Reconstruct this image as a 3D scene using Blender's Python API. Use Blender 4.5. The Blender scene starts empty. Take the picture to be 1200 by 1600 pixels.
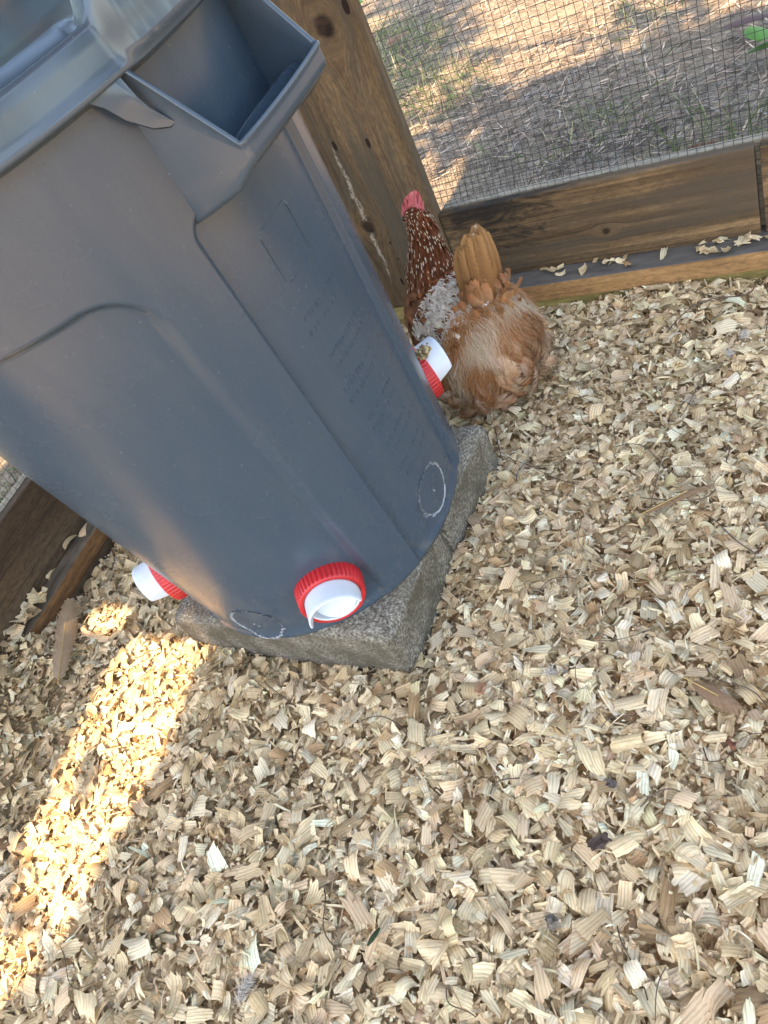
import bpy, bmesh, math, random
import numpy as np
from mathutils import Matrix, Vector, noise as mnoise

rng = np.random.default_rng(7)
random.seed(7)
S = bpy.context.scene
COL = S.collection
R = math.radians

# ------------------------------------------------------------------ camera
CAM_H = 0.849
cam_d = bpy.data.cameras.new('camera')
cam = bpy.data.objects.new('camera', cam_d)
COL.objects.link(cam)
M3 = np.array([[0.85317338, 0.00668138, -0.52158464],
               [0.34098211, -0.76384479, 0.54797112],
               [-0.3947485, -0.6453654, -0.65397027]])
cm = Matrix(((M3[0, 0], -M3[0, 1], -M3[0, 2], 0), (M3[1, 0], -M3[1, 1], -M3[1, 2], 0),
             (M3[2, 0], -M3[2, 1], -M3[2, 2], CAM_H), (0, 0, 0, 1)))
cam.matrix_world = cm
cam_d.sensor_fit = 'VERTICAL'
cam_d.sensor_height = 24.0
cam_d.sensor_width = 18.0
cam_d.lens = 1216.0 / 1600.0 * 24.0
cam_d.clip_start = 0.02
cam_d.clip_end = 500
S.camera = cam

# ------------------------------------------------------------------ light
SUN_EL, SUN_COT = R(64.0), 1 / math.tan(R(64.0))
w = bpy.data.worlds.new('World')
S.world = w
w.use_nodes = True
wt = w.node_tree
sky = wt.nodes.new('ShaderNodeTexSky')
sky.sky_type = 'NISHITA'
sky.sun_disc = False
sky.sun_elevation = SUN_EL
sky.sun_rotation = R(180.0)
sky.air_density = 1.0
sky.dust_density = 1.5
sky.ozone_density = 1.0
bg = wt.nodes['Background']
bg.inputs['Strength'].default_value = 0.15
wt.links.new(sky.outputs[0], bg.inputs['Color'])
sd = bpy.data.lights.new('sun', 'SUN')
sd.energy = 2.8
sd.angle = R(0.6)
sd.color = (1.0, 0.74, 0.50)
sun = bpy.data.objects.new('sun', sd)
COL.objects.link(sun)
sun.rotation_euler = Vector((0, math.cos(SUN_EL), -math.sin(SUN_EL))).to_track_quat('-Z', 'Y').to_euler()
sun.location = (0, -4, 8)
V = S.view_settings
V.view_transform = 'Standard'
V.look = 'None'
V.exposure = 2.62
V.gamma = 1
V.use_curve_mapping = False
V.use_white_balance = True
V.white_balance_temperature = 7450
V.white_balance_tint = 6

# ------------------------------------------------------------------ helpers
def link(o, parent=None):
    COL.objects.link(o)
    if parent is not None:
        o.parent = parent
    return o

def tag(o, label=None, cat=None, group=None, kind=None):
    if label: o['label'] = label
    if cat: o['category'] = cat
    if group: o['group'] = group
    if kind: o['kind'] = kind
    return o

def empty(name, loc, label, cat, group=None):
    o = bpy.data.objects.new(name, None)
    o.empty_display_size = 0.05
    o.location = loc
    link(o)
    return tag(o, label, cat, group)

def obj(name, me, mat=None, parent=None, M=None):
    """links mesh me; M is its matrix relative to its parent"""
    o = bpy.data.objects.new(name, me)
    if mat is not None and not me.materials:
        me.materials.append(mat)
    link(o, parent)
    if M is not None:
        o.matrix_local = M
    return o

def npmesh(name, verts, quads, attrs=None, smooth=True, tris=None):
    """mesh from numpy arrays; attrs = {name: (n,3) float}: vectors on points"""
    me = bpy.data.meshes.new(name)
    verts = np.asarray(verts, np.float32).reshape(-1, 3)
    quads = np.asarray(quads, np.int32).reshape(-1, 4) if quads is not None and len(quads) else np.zeros((0, 4), np.int32)
    tris = np.asarray(tris, np.int32).reshape(-1, 3) if tris is not None and len(tris) else np.zeros((0, 3), np.int32)
    nl = quads.size + tris.size
    me.vertices.add(len(verts))
    me.vertices.foreach_set('co', verts.ravel())
    me.loops.add(nl)
    me.loops.foreach_set('vertex_index', np.concatenate([quads.ravel(), tris.ravel()]))
    me.polygons.add(len(quads) + len(tris))
    st = np.concatenate([np.arange(len(quads)) * 4, len(quads) * 4 + np.arange(len(tris)) * 3])
    me.polygons.foreach_set('loop_start', st.astype(np.int32))
    me.polygons.foreach_set('use_smooth', np.full(len(st), smooth, dtype=bool))
    for k, a in (attrs or {}).items():
        at = me.attributes.new(k, 'FLOAT_VECTOR', 'POINT')
        at.data.foreach_set('vector', np.asarray(a, np.float32).ravel())
    me.update(calc_edges=True)
    me.validate()
    return me

def grid_quads(nu, nv, wrap_u=False):
    """quads of an (nu x nv) vertex grid, index = iu*nv+iv"""
    iu = np.arange(nu if wrap_u else nu - 1)
    iv = np.arange(nv - 1)
    a, b = np.meshgrid(iu, iv, indexing='ij')
    a2 = (a + 1) % nu
    return np.stack([a * nv + b, a2 * nv + b, a2 * nv + b + 1, a * nv + b + 1], -1).reshape(-1, 4)

def box_mesh(name, lx, ly, lz, bevel=0.002, rough=0.0, cuts=0, seed=0):
    """box from the origin corner-centred: x 0..lx, y -ly/2..ly/2, z 0..lz"""
    bm = bmesh.new()
    bmesh.ops.create_cube(bm, size=1.0)
    for v in bm.verts:
        v.co = Vector(((v.co.x + .5) * lx, v.co.y * ly, (v.co.z + .5) * lz))
    if bevel:
        bmesh.ops.bevel(bm, geom=bm.edges[:], offset=bevel, segments=2, affect='EDGES', profile=0.6)
    if cuts:
        es = [e for e in bm.edges if abs((e.verts[0].co - e.verts[1].co).x) > lx * .5]
        bmesh.ops.subdivide_edges(bm, edges=es, cuts=cuts)
        for v in bm.verts:
            n = mnoise.noise_vector(Vector((v.co.x * 3 + seed * 9.1, v.co.y * 20, v.co.z * 20)))
            n2 = mnoise.noise_vector(Vector((v.co.x * 30 + seed * 3.7, v.co.y * 30, v.co.z * 30)))
            v.co += n * rough + n2 * rough * .4
    me = bpy.data.meshes.new(name)
    bm.to_mesh(me)
    bm.free()
    for p in me.polygons: p.use_smooth = False
    return me

# ------------------------------------------------------------------ materials
class NT:
    def __init__(self, name):
        self.m = bpy.data.materials.new(name)
        self.m.use_nodes = True
        self.t = self.m.node_tree
        self.b = self.t.nodes['Principled BSDF']
    def n(self, typ, **kw):
        nd = self.t.nodes.new(typ)
        for k, v in kw.items(): setattr(nd, k, v)
        return nd
    def l(self, a, b): self.t.links.new(a, b)
    def math(self, op, a, b=None, c=None, clamp=False):
        nd = self.n('ShaderNodeMath', operation=op, use_clamp=clamp)
        for i, x in enumerate((a, b, c)):
            if x is None: continue
            if isinstance(x, (int, float)): nd.inputs[i].default_value = x
            else: self.l(x, nd.inputs[i])
        return nd.outputs[0]
    def mix(self, f, a, b, mode='MIX'):
        nd = self.n('ShaderNodeMix', data_type='RGBA', blend_type=mode)
        for i, x in ((0, f), (6, a), (7, b)):
            if isinstance(x, (int, float)): nd.inputs[i].default_value = x
            elif isinstance(x, tuple): nd.inputs[i].default_value = (*x, 1)
            else: self.l(x, nd.inputs[i])
        return nd.outputs[2]
    def noise(self, vec, scale, detail=4, rough=.55, dist=0):
        nd = self.n('ShaderNodeTexNoise')
        nd.inputs['Scale'].default_value = scale
        nd.inputs['Detail'].default_value = detail
        nd.inputs['Roughness'].default_value = rough
        nd.inputs['Distortion'].default_value = dist
        if vec is not None: self.l(vec, nd.inputs['Vector'])
        return nd.outputs['Fac']
    def ramp(self, f, stops, interp='LINEAR'):
        nd = self.n('ShaderNodeValToRGB')
        cr = nd.color_ramp
        cr.interpolation = interp
        while len(cr.elements) < len(stops): cr.elements.new(0.5)
        for e, (p, c) in zip(cr.elements, stops):
            e.position = p
            e.color = (*c, 1) if isinstance(c, tuple) else (c, c, c, 1)
        self.l(f, nd.inputs[0])
        return nd.outputs[0]
    def mapv(self, vec, scale=(1, 1, 1), loc=(0, 0, 0)):
        nd = self.n('ShaderNodeMapping')
        nd.inputs['Scale'].default_value = scale
        nd.inputs['Location'].default_value = loc
        self.l(vec, nd.inputs['Vector'])
        return nd.outputs[0]
    def bump(self, h, strength=.3, dist=.002):
        nd = self.n('ShaderNodeBump')
        nd.inputs['Strength'].default_value = strength
        nd.inputs['Distance'].default_value = dist
        self.l(h, nd.inputs['Height'])
        self.l(nd.outputs[0], self.b.inputs['Normal'])
    def set(self, **kw):
        for k, v in kw.items():
            k = k.replace('_', ' ')
            if isinstance(v, (int, float)): self.b.inputs[k].default_value = v
            elif isinstance(v, tuple): self.b.inputs[k].default_value = (*v, 1)
            else: self.l(v, self.b.inputs[k])

def wood_mat(name, light, mid, dark, knots=(), streaks=(), stain=None, grey=None, fine=1.0, offs=0.0, holes=(), top=None):
    """grain runs along the object's own X; knots (x, z, r) on the wide face"""
    t = NT(name)
    co = t.n('ShaderNodeTexCoord').outputs['Object']
    sep = t.n('ShaderNodeSeparateXYZ'); t.l(co, sep.inputs[0])
    X, Y, Z = sep.outputs
    zz = Z
    kmask = None
    for kx, kz, kr in knots:
        dx = t.math('MULTIPLY', t.math('SUBTRACT', X, kx), .55)
        dz = t.math('SUBTRACT', Z, kz)
        d = t.math('SQRT', t.math('ADD', t.math('MULTIPLY', dx, dx), t.math('MULTIPLY', dz, dz)))
        q = t.math('DIVIDE', d, kr * 2.4)
        g = t.math('EXPONENT', t.math('MULTIPLY', t.math('MULTIPLY', q, q), -1.0))
        push = t.math('MULTIPLY', t.math('MULTIPLY', g, dz), 1.5)
        zz = t.math('SUBTRACT', zz, push)
        nz = t.noise(t.mapv(co, (60, 60, 60)), 1.0, 3)
        dd = t.math('ADD', t.math('DIVIDE', t.math('SQRT', t.math('ADD', t.math('MULTIPLY', t.math('MULTIPLY', dx, dx), 2.2), t.math('MULTIPLY', dz, dz))), kr),
                    t.math('MULTIPLY', t.math('SUBTRACT', nz, .5), .7))
        k = t.math('MULTIPLY', t.math('SUBTRACT', 1.25, dd), 1.8, clamp=True)
        kmask = k if kmask is None else t.math('MAXIMUM', kmask, k)
    cv = t.n('ShaderNodeCombineXYZ')
    t.l(X, cv.inputs[0]); t.l(Y, cv.inputs[1]); t.l(zz, cv.inputs[2])
    wv = t.n('ShaderNodeVectorMath', operation='ADD'); wv.inputs[1].default_value = (offs, offs * .7, offs * 1.3)
    t.l(cv.outputs[0], wv.inputs[0])
    co2 = wv.outputs[0]
    big = t.noise(t.mapv(co2, (1.3, 14, 14)), 1.0, 3, .5, .4)
    grain = t.noise(t.mapv(co2, (2.0 * fine, 120 * fine, 120 * fine)), 1.0, 5, .62, .3)
    fib = t.noise(t.mapv(co2, (9 * fine, 480 * fine, 480 * fine)), 1.0, 3, .6)
    patch = t.noise(t.mapv(co2, (3.0, 9, 9)), 1.0, 4, .6, .6)
    f = t.math('ADD', t.math('MULTIPLY', big, .5), t.math('ADD', t.math('MULTIPLY', grain, .38), t.math('MULTIPLY', fib, .14)))
    c = t.ramp(f, [(.405, dark), (.495, mid), (.585, light)])
    mot = t.noise(t.mapv(co2, (60, 170, 170)), 1.0, 4, .7, .4)
    c = t.mix(1.0, c, t.ramp(mot, [(.34, (.62, .62, .64)), (.62, (1.16, 1.14, 1.10))]), 'MULTIPLY')
    crk = t.noise(t.mapv(co2, (4, 260, 260)), 1.0, 3, .55, .2)
    c = t.mix(t.ramp(crk, [(.30, .75), (.37, 0.0)]), c, tuple(x * .35 for x in dark))
    c = t.mix(t.ramp(patch, [(.45, 0.0), (.68, .6)]), c, tuple(x * .55 for x in mid))
    if grey is not None:
        gp = t.noise(t.mapv(co2, (2.0, 22, 22)), 1.0, 4, .6)
        c = t.mix(t.ramp(gp, [(.44, 0.0), (.60, .8)]), c, grey)
    if stain is not None:
        # stain = (x0, x1, z0, z1): black mould inside this patch, ragged by noise
        x0, x1, z0, z1 = stain
        bx = t.math('MULTIPLY', t.math('SUBTRACT', X, (x0 + x1) / 2), 2 / (x1 - x0))
        bz = t.math('MULTIPLY', t.math('SUBTRACT', Z, (z0 + z1) / 2), 2 / (z1 - z0))
        rr = t.math('ADD', t.math('MULTIPLY', bx, bx), t.math('MULTIPLY', bz, bz))
        nz = t.noise(t.mapv(co2, (14, 45, 45)), 1.0, 5, .65, 1.0)
        s = t.math('SUBTRACT', t.math('MULTIPLY', nz, 2.6), t.math('ADD', t.math('MULTIPLY', rr, .42), .92))
        c = t.mix(t.math('MULTIPLY', t.math('MULTIPLY', s, 2.2, clamp=True), .85), c, (.016, .014, .013))
    for sx0, sx1, sz, wd in streaks:
        # pale resin running along the grain
        tt = t.math('DIVIDE', t.math('SUBTRACT', X, sx0), sx1 - sx0)
        ins = t.math('MULTIPLY', t.math('MULTIPLY', tt, t.math('SUBTRACT', 1.0, tt)), 4.0, clamp=True)
        wob = t.math('MULTIPLY', t.math('SUBTRACT', t.noise(t.mapv(co, (22, 1, 1)), 1.0, 3), .5), .022)
        dz = t.math('ABSOLUTE', t.math('ADD', t.math('SUBTRACT', Z, sz), wob))
        sp = t.noise(t.mapv(co, (170, 420, 420)), 1.0, 4, .7)
        m = t.math('SUBTRACT', t.math('MULTIPLY', t.math('SQRT', ins), wd), dz)
        m = t.math('MULTIPLY', t.math('MULTIPLY', m, 1 / wd), t.math('MULTIPLY', sp, 3.0), clamp=True)
        m2 = t.math('MULTIPLY', m, t.ramp(sp, [(.42, 0.0), (.55, 1.0)]))
        c = t.mix(t.math('MULTIPLY', m2, .7), c, (.48, .41, .33))
    if kmask is not None:
        kc = t.ramp(t.noise(t.mapv(co2, (90, 90, 90)), 1.0, 3), [(.3, (.012, .007, .004)), (.7, (.06, .03, .017))])
        c = t.mix(kmask, c, kc)
    for hx, hz, hl, hw in holes:
        dx = t.math('DIVIDE', t.math('SUBTRACT', X, hx), hl)
        dz = t.math('DIVIDE', t.math('SUBTRACT', Z, hz), hw)
        nz = t.math('MULTIPLY', t.math('SUBTRACT', t.noise(t.mapv(co, (150, 150, 150)), 1.0, 2), .5), .9)
        d = t.math('ADD', t.math('ADD', t.math('MULTIPLY', dx, dx), t.math('MULTIPLY', dz, dz)), nz)
        c = t.mix(t.math('MULTIPLY', t.math('SUBTRACT', 1.15, d), 2.2, clamp=True), c, (.02, .010, .006))
    if top is not None:
        # the upward face is weathered and dusty
        geo = t.n('ShaderNodeTexCoord').outputs['Normal']
        sp_ = t.n('ShaderNodeSeparateXYZ'); t.l(geo, sp_.inputs[0])
        tn = t.noise(t.mapv(co2, (8, 30, 30)), 1.0, 5, .65, .5)
        tc = t.ramp(tn, [(.36, tuple(x * .5 for x in top)), (.62, top)])
        c = t.mix(t.math('MULTIPLY', t.math('SUBTRACT', sp_.outputs[2], .6), 4.0, clamp=True), c, tc)
    t.set(Base_Color=c, Roughness=.82)
    t.b.inputs['Specular IOR Level'].default_value = .25
    t.bump(f, .55, .0016)
    return t.m

def attr_mat(name, rough=.7, streak=0.0, transl=0.0, streak_scale=1.0, tintmul=(1, 1, 1), spec=.3, wave=False):
    """colour from the 'tint' attribute, grain lines from the 'grain' attribute (mm)"""
    t = NT(name)
    a = t.n('ShaderNodeAttribute', attribute_name='tint')
    g = t.n('ShaderNodeAttribute', attribute_name='grain')
    c = a.outputs['Color']
    if streak:
        n1 = t.noise(t.mapv(g.outputs['Vector'], (.035 * streak_scale, .9 * streak_scale, 1)), 1.0, 3, .6)
        n2 = t.noise(t.mapv(g.outputs['Vector'], (.16 * streak_scale, 2.6 * streak_scale, 1)), 1.0, 2, .6)
        n3 = t.noise(t.mapv(g.outputs['Vector'], (.15, .15, 1)), 1.0, 3, .6)
        f = t.math('ADD', t.math('MULTIPLY', n1, .62), t.math('MULTIPLY', n2, .38))
        if wave:
            wn = t.n('ShaderNodeTexWave', bands_direction='Y')
            wn.inputs['Scale'].default_value = .085
            wn.inputs['Distortion'].default_value = 5.0
            wn.inputs['Detail'].default_value = 2
            wn.inputs['Detail Scale'].default_value = .35
            t.l(t.mapv(g.outputs['Vector'], (.25, 1, 1)), wn.inputs['Vector'])
            f = t.math('ADD', t.math('MULTIPLY', f, .87), t.math('MULTIPLY', wn.outputs['Fac'], .13))
            m = t.ramp(f, [(.34, 1 - streak), (.53, 1.0), (.66, 1.0 + .25 * streak)])
        else:
            m = t.ramp(f, [(.36, 1 - streak), (.52, 1.0), (.62, 1.0 + .1 * streak)])
        c = t.mix(1.0, c, m, 'MULTIPLY')
        c = t.mix(t.ramp(n3, [(.5, 0.0), (.72, .45)]), c, t.mix(1.0, c, (.82, .66, .48), 'MULTIPLY'))
        t.bump(f, .45, .0008)
    t.set(Base_Color=c, Roughness=rough)
    t.b.inputs['Specular IOR Level'].default_value = spec
    if transl:
        out = t.t.nodes['Material Output']
        tr = t.n('ShaderNodeBsdfTranslucent')
        t.l(c, tr.inputs['Color'])
        mx = t.n('ShaderNodeMixShader'); mx.inputs[0].default_value = transl
        t.l(t.b.outputs[0], mx.inputs[1]); t.l(tr.outputs[0], mx.inputs[2])
        t.l(mx.outputs[0], out.inputs['Surface'])
    return t.m

def plain(name, col, rough=.5, var=.0, scale=60, bump=0.0, spec=.5, metal=0.0):
    t = NT(name)
    co = t.n('ShaderNodeTexCoord').outputs['Object']
    if var:
        n = t.noise(co, scale, 4, .6)
        t.set(Base_Color=t.ramp(n, [(.3, tuple(x * (1 - var) for x in col)), (.7, tuple(min(1, x * (1 + var)) for x in col))]))
        if bump: t.bump(n, bump, .001)
    else:
        t.set(Base_Color=col)
    t.set(Roughness=rough, Metallic=metal)
    t.b.inputs['Specular IOR Level'].default_value = spec
    return t.m

# grey bin plastic: slight scuffs and dust in gloss and tone
def bin_mat(name, col, r0):
    t = NT(name)
    co = t.n('ShaderNodeTexCoord').outputs['Object']
    n = t.noise(co, 9, 4, .6)
    d = t.noise(t.mapv(co, (30, 30, 6)), 1.0, 5, .7)
    dust = t.ramp(d, [(.42, 0.0), (.85, .10)])
    c = t.mix(dust, col, (.20, .19, .17))
    # dust and feed splashes low on the wall
    sx = t.n('ShaderNodeSeparateXYZ'); t.l(co, sx.inputs[0])
    low = t.math('MULTIPLY', t.math('SUBTRACT', .20, sx.outputs[2]), 4.0, clamp=True)
    spl = t.noise(t.mapv(co, (55, 55, 26)), 1.0, 5, .75, .6)
    c = t.mix(t.math('MULTIPLY', low, t.ramp(spl, [(.54, 0.0), (.66, .34)])), c, (.22, .185, .14))
    scr = t.noise(t.mapv(co, (14, 14, 300)), 1.0, 3, .6, .8)
    c = t.mix(t.ramp(scr, [(.70, 0.0), (.74, .10)]), c, (.22, .23, .25))
    sp = t.noise(co, 260, 2, .5)
    c = t.mix(t.ramp(sp, [(.74, 0.0), (.78, .5)]), c, (.3, .28, .25))
    t.set(Base_Color=c)
    t.set(Roughness=t.math('ADD', t.math('MULTIPLY', n, .06), r0 - .03))
    t.b.inputs['Specular IOR Level'].default_value = .5
    return t.m

MAT = {}
MAT['bin'] = bin_mat('grey_bin_plastic', (.041, .063, .090), .27)
MAT['lid'] = bin_mat('grey_lid_plastic', (.052, .072, .096), .19)
MAT['red'] = plain('red_plastic', (.50, .018, .022), .38, .12, 30)
MAT['white'] = plain('white_plastic', (.60, .63, .68), .28, .03, 40)
MAT['scar'] = plain('burred_plastic', (.25, .26, .28), .6, .5, 300)
MAT['wire'] = plain('black_coated_wire', (.018, .018, .02), .45, .3, 200)
MAT['nail'] = plain('nail_metal', (.25, .25, .26), .35, .2, 200, metal=.9)
MAT['shaving'] = attr_mat('pine_shaving_wood', .55, .44, .12, spec=.38, wave=True)
MAT['feather'] = attr_mat('feather_vane', .72, .22, .10, 2.2, spec=.2)
MAT['straw'] = attr_mat('dry_litter', .8, 0, .05, spec=.2)
MAT['skinred'] = plain('hen_comb_skin', (.55, .13, .14), .5, .25, 220, .3)
MAT['henskin'] = plain('hen_down', (.20, .085, .035), .9, .3, 90)
MAT['horn'] = plain('hen_horn', (.45, .30, .10), .5, .2, 120)
MAT['eye'] = plain('hen_eye', (.02, .01, .005), .1)

def concrete_mat():
    t = NT('concrete_aggregate')
    co = t.n('ShaderNodeTexCoord').outputs['Object']
    n1 = t.noise(co, 14, 5, .6)
    vo = t.n('ShaderNodeTexVoronoi'); vo.inputs['Scale'].default_value = 330
    t.l(co, vo.inputs['Vector'])
    n2 = t.noise(co, 240, 3, .7)
    c = t.ramp(n2, [(.34, (.07, .058, .045)), (.5, (.21, .178, .138)), (.66, (.46, .41, .33))])
    c = t.mix(t.ramp(n1, [(.42, 0.0), (.66, .55)]), c, (.17, .13, .09))
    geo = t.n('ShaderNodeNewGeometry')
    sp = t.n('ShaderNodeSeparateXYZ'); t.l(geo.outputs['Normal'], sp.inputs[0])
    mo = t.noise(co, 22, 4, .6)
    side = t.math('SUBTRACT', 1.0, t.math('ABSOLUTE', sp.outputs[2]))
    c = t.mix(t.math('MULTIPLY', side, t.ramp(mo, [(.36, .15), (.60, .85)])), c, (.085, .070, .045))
    t.set(Base_Color=c, Roughness=.95)
    t.b.inputs['Specular IOR Level'].default_value = .2
    h = t.math('ADD', t.math('MULTIPLY', n2, .6), t.math('MULTIPLY', vo.outputs['Distance'], .4))
    t.bump(h, .9, .003)
    return t.m
MAT['concrete'] = concrete_mat()

def dirt_mat():
    t = NT('dirt_ground')
    co = t.n('ShaderNodeTexCoord').outputs['Object']
    a = t.noise(co, 2.2, 5, .6)
    b = t.noise(co, 45, 5, .65)
    e = t.noise(co, 160, 3, .6)
    c = t.ramp(t.math('ADD', t.math('MULTIPLY', b, .6), t.math('MULTIPLY', e, .4)), [(.38, (.055, .044, .034)), (.5, (.155, .128, .102)), (.64, (.31, .265, .215))])
    c = t.mix(t.ramp(a, [(.45, 0.0), (.62, .5)]), c, (.30, .24, .17))
    t.set(Base_Color=c, Roughness=.95)
    t.b.inputs['Specular IOR Level'].default_value = .15
    t.bump(t.math('ADD', b, e), .8, .01)
    return t.m
MAT['dirt'] = dirt_mat()
MAT['bed'] = plain('bedding_base', (.40, .29, .17), .95, .5, 90, .5, .1)
MAT['bark'] = plain('tree_bark', (.10, .075, .055), .95, .5, 12, .8, .2)
MAT['leafgreen'] = attr_mat('green_leaf', .5, 0, .35, spec=.4)
MAT['roof'] = wood_mat('roof_plywood', (.34, .22, .13), (.25, .155, .09), (.15, .09, .05), offs=9.3)

W_POST = wood_mat('post_wood', (.215, .135, .072), (.135, .082, .042), (.050, .029, .016), offs=3.1, grey=(.085, .068, .048),
                  knots=((.192, .098, .0125), (.546, .184, .016)),
                  streaks=((.06, .365, .098, .0066),),
                  holes=((.360, .106, .010, .0042), (.349, .174, .011, .004), (.562, .235, .013, .006), (.149, .130, .0035, .0022),
                         (.111, .132, .003, .002), (.123, .171, .004, .0022), (.059, .118, .009, .003), (.085, .14, .003, .002)))
W_BOARD = wood_mat('kick_board_wood', (.30, .185, .095), (.155, .093, .047), (.046, .028, .016), offs=1.7, grey=(.085, .062, .042),
                   stain=(-.02, .26, .06, .19), knots=((.30, .055, .006),))
W_LEDGE = wood_mat('ledge_wood', (.42, .235, .105), (.33, .175, .075), (.19, .095, .042), offs=5.2, fine=1.3, top=(.15, .135, .12))
W_LEDGETOP = wood_mat('ledge_top_wood', (.14, .125, .11), (.10, .088, .078), (.055, .048, .042), offs=7.7)
W_SILL = wood_mat('treated_sill_wood', (.36, .28, .10), (.28, .21, .075), (.17, .125, .05), offs=2.9)
W_OUT = wood_mat('outer_board_wood', (.36, .31, .24), (.28, .235, .175), (.17, .14, .10), offs=8.8)
W_LEFT = wood_mat('left_board_wood', (.120, .080, .049), (.088, .057, .035), (.056, .036, .022), offs=4.4)
W_LEFTLEDGE = wood_mat('left_ledge_wood', (.24, .125, .055), (.165, .082, .036), (.09, .045, .02), offs=6.1, top=(.20, .155, .11))

# ================================================================== STRUCTURE
BIN = dict(O=Vector((-0.71914458, 0.63837498, 0.09)), rb=0.2358707, rt=0.27222407, h=0.69)
FR_Y = 1.276

def bed_h(x, y):
    """height of the bedding surface (numpy)"""
    h = .008 * np.sin(x * 9.1 + 1.3) * np.cos(y * 8.3 - .4) + .005 * np.sin(x * 21 + y * 17)
    left = np.clip((-1.155 - .083 * (y - .42) - x) / .10, 0, 1) * np.clip((.47 - y) / .11, 0, 1)
    h = h + left * .064
    # heaped a little against the blocks
    h = h + .020 * np.exp(-((x + .72) / .28) ** 2 - ((y - .36) / .05) ** 2) + .012 * np.exp(-((x + .49) / .03) ** 2 - ((y - .60) / .05) ** 2)
    h = h + .016 * np.exp(-((x + .44) / .03) ** 2 - ((y - .72) / .12) ** 2)
    return h

# --- ground outside: one sheet to the horizon
def ground():
    fx = np.concatenate([-np.geomspace(60, 3, 14), np.linspace(-2.9, 1.5, 90), np.geomspace(1.6, 60, 14)])
    fy = np.concatenate([-np.geomspace(60, 1.2, 12), np.linspace(-1.1, 4.6, 110), np.geomspace(4.8, 80, 14)])
    X, Y = np.meshgrid(fx, fy, indexing='ij')
    Z = np.zeros_like(X)
    for i in range(X.shape[0]):
        for j in range(X.shape[1]):
            if abs(X[i, j]) < 3 and -1.2 < Y[i, j] < 5:
                Z[i, j] = mnoise.fractal(Vector((X[i, j] * 3, Y[i, j] * 3, .3)), 1, 2, 4) * .016
    Z -= .03
    me = npmesh('ground', np.stack([X, Y, Z], -1), grid_quads(len(fx), len(fy)))
    return tag(obj('ground', me, MAT['dirt']), kind='structure')
ground()

# --- bedding sheet inside the coop
def bedding():
    fx = np.linspace(-1.32, 1.8, 140); fy = np.linspace(-2.2, 1.30, 150)
    X, Y = np.meshgrid(fx, fy, indexing='ij')
    Z = bed_h(X, Y) - .012
    me = npmesh('bedding', np.stack([X, Y, Z], -1), grid_quads(140, 150))
    return tag(obj('bedding', me, MAT['bed']), kind='structure')
BED = bedding()

def wire_bars(segs, rad):
    """thin 4-sided wires along polylines (list of (k,3) arrays) as arrays"""
    vs, qs, base = [], [], 0
    for p in segs:
        p = np.asarray(p, float); k = len(p)
        t = np.gradient(p, axis=0); t /= np.linalg.norm(t, axis=1, keepdims=True) + 1e-9
        ref = np.where(np.abs(t[:, 2:3]) > .8, np.array([[1., 0, 0]]), np.array([[0, 0, 1.]]))
        a = np.cross(t, ref); a /= np.linalg.norm(a, axis=1, keepdims=True) + 1e-9
        b = np.cross(t, a)
        ring = np.stack([p + rad * a, p + rad * b, p - rad * a, p - rad * b], 1)
        vs.append(ring.reshape(-1, 3))
        i = np.arange(k - 1)[:, None] * 4; j = np.arange(4)[None]
        q = np.stack([i + j, i + (j + 1) % 4, i + 4 + (j + 1) % 4, i + 4 + j], -1).reshape(-1, 4) + base
        qs.append(q); base += k * 4
    return np.concatenate(vs), np.concatenate(qs)

def mesh_panel(fn, ulen, vlen, pitch, rad=.00043, u0=0.0):
    """woven grid; fn(u, v) -> xyz"""
    segs = []
    nu = int(ulen / pitch) + 1; nv = int(vlen / pitch) + 1
    vv = np.linspace(0, vlen, 40); uu = np.linspace(0, ulen, 60)
    for i in range(nu):
        u = i * pitch + rng.normal(0, .0005)
        segs.append(fn(np.full_like(vv, u) + .0006 * np.sin(vv * 40 + i), vv))
    for j in range(nv):
        v = j * pitch + rng.normal(0, .0005)
        segs.append(fn(uu, np.full_like(uu, v) + .0008 * np.sin(uu * 23 + j * 1.7)))
    return wire_bars(segs, rad)

T = Matrix.Translation
def axes_m(o, x, y, z):
    m = Matrix.Identity(4)
    for c, v in enumerate((x, y, z)):
        for r in range(3): m[r][c] = v[r]
    m.translation = o
    return m

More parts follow.
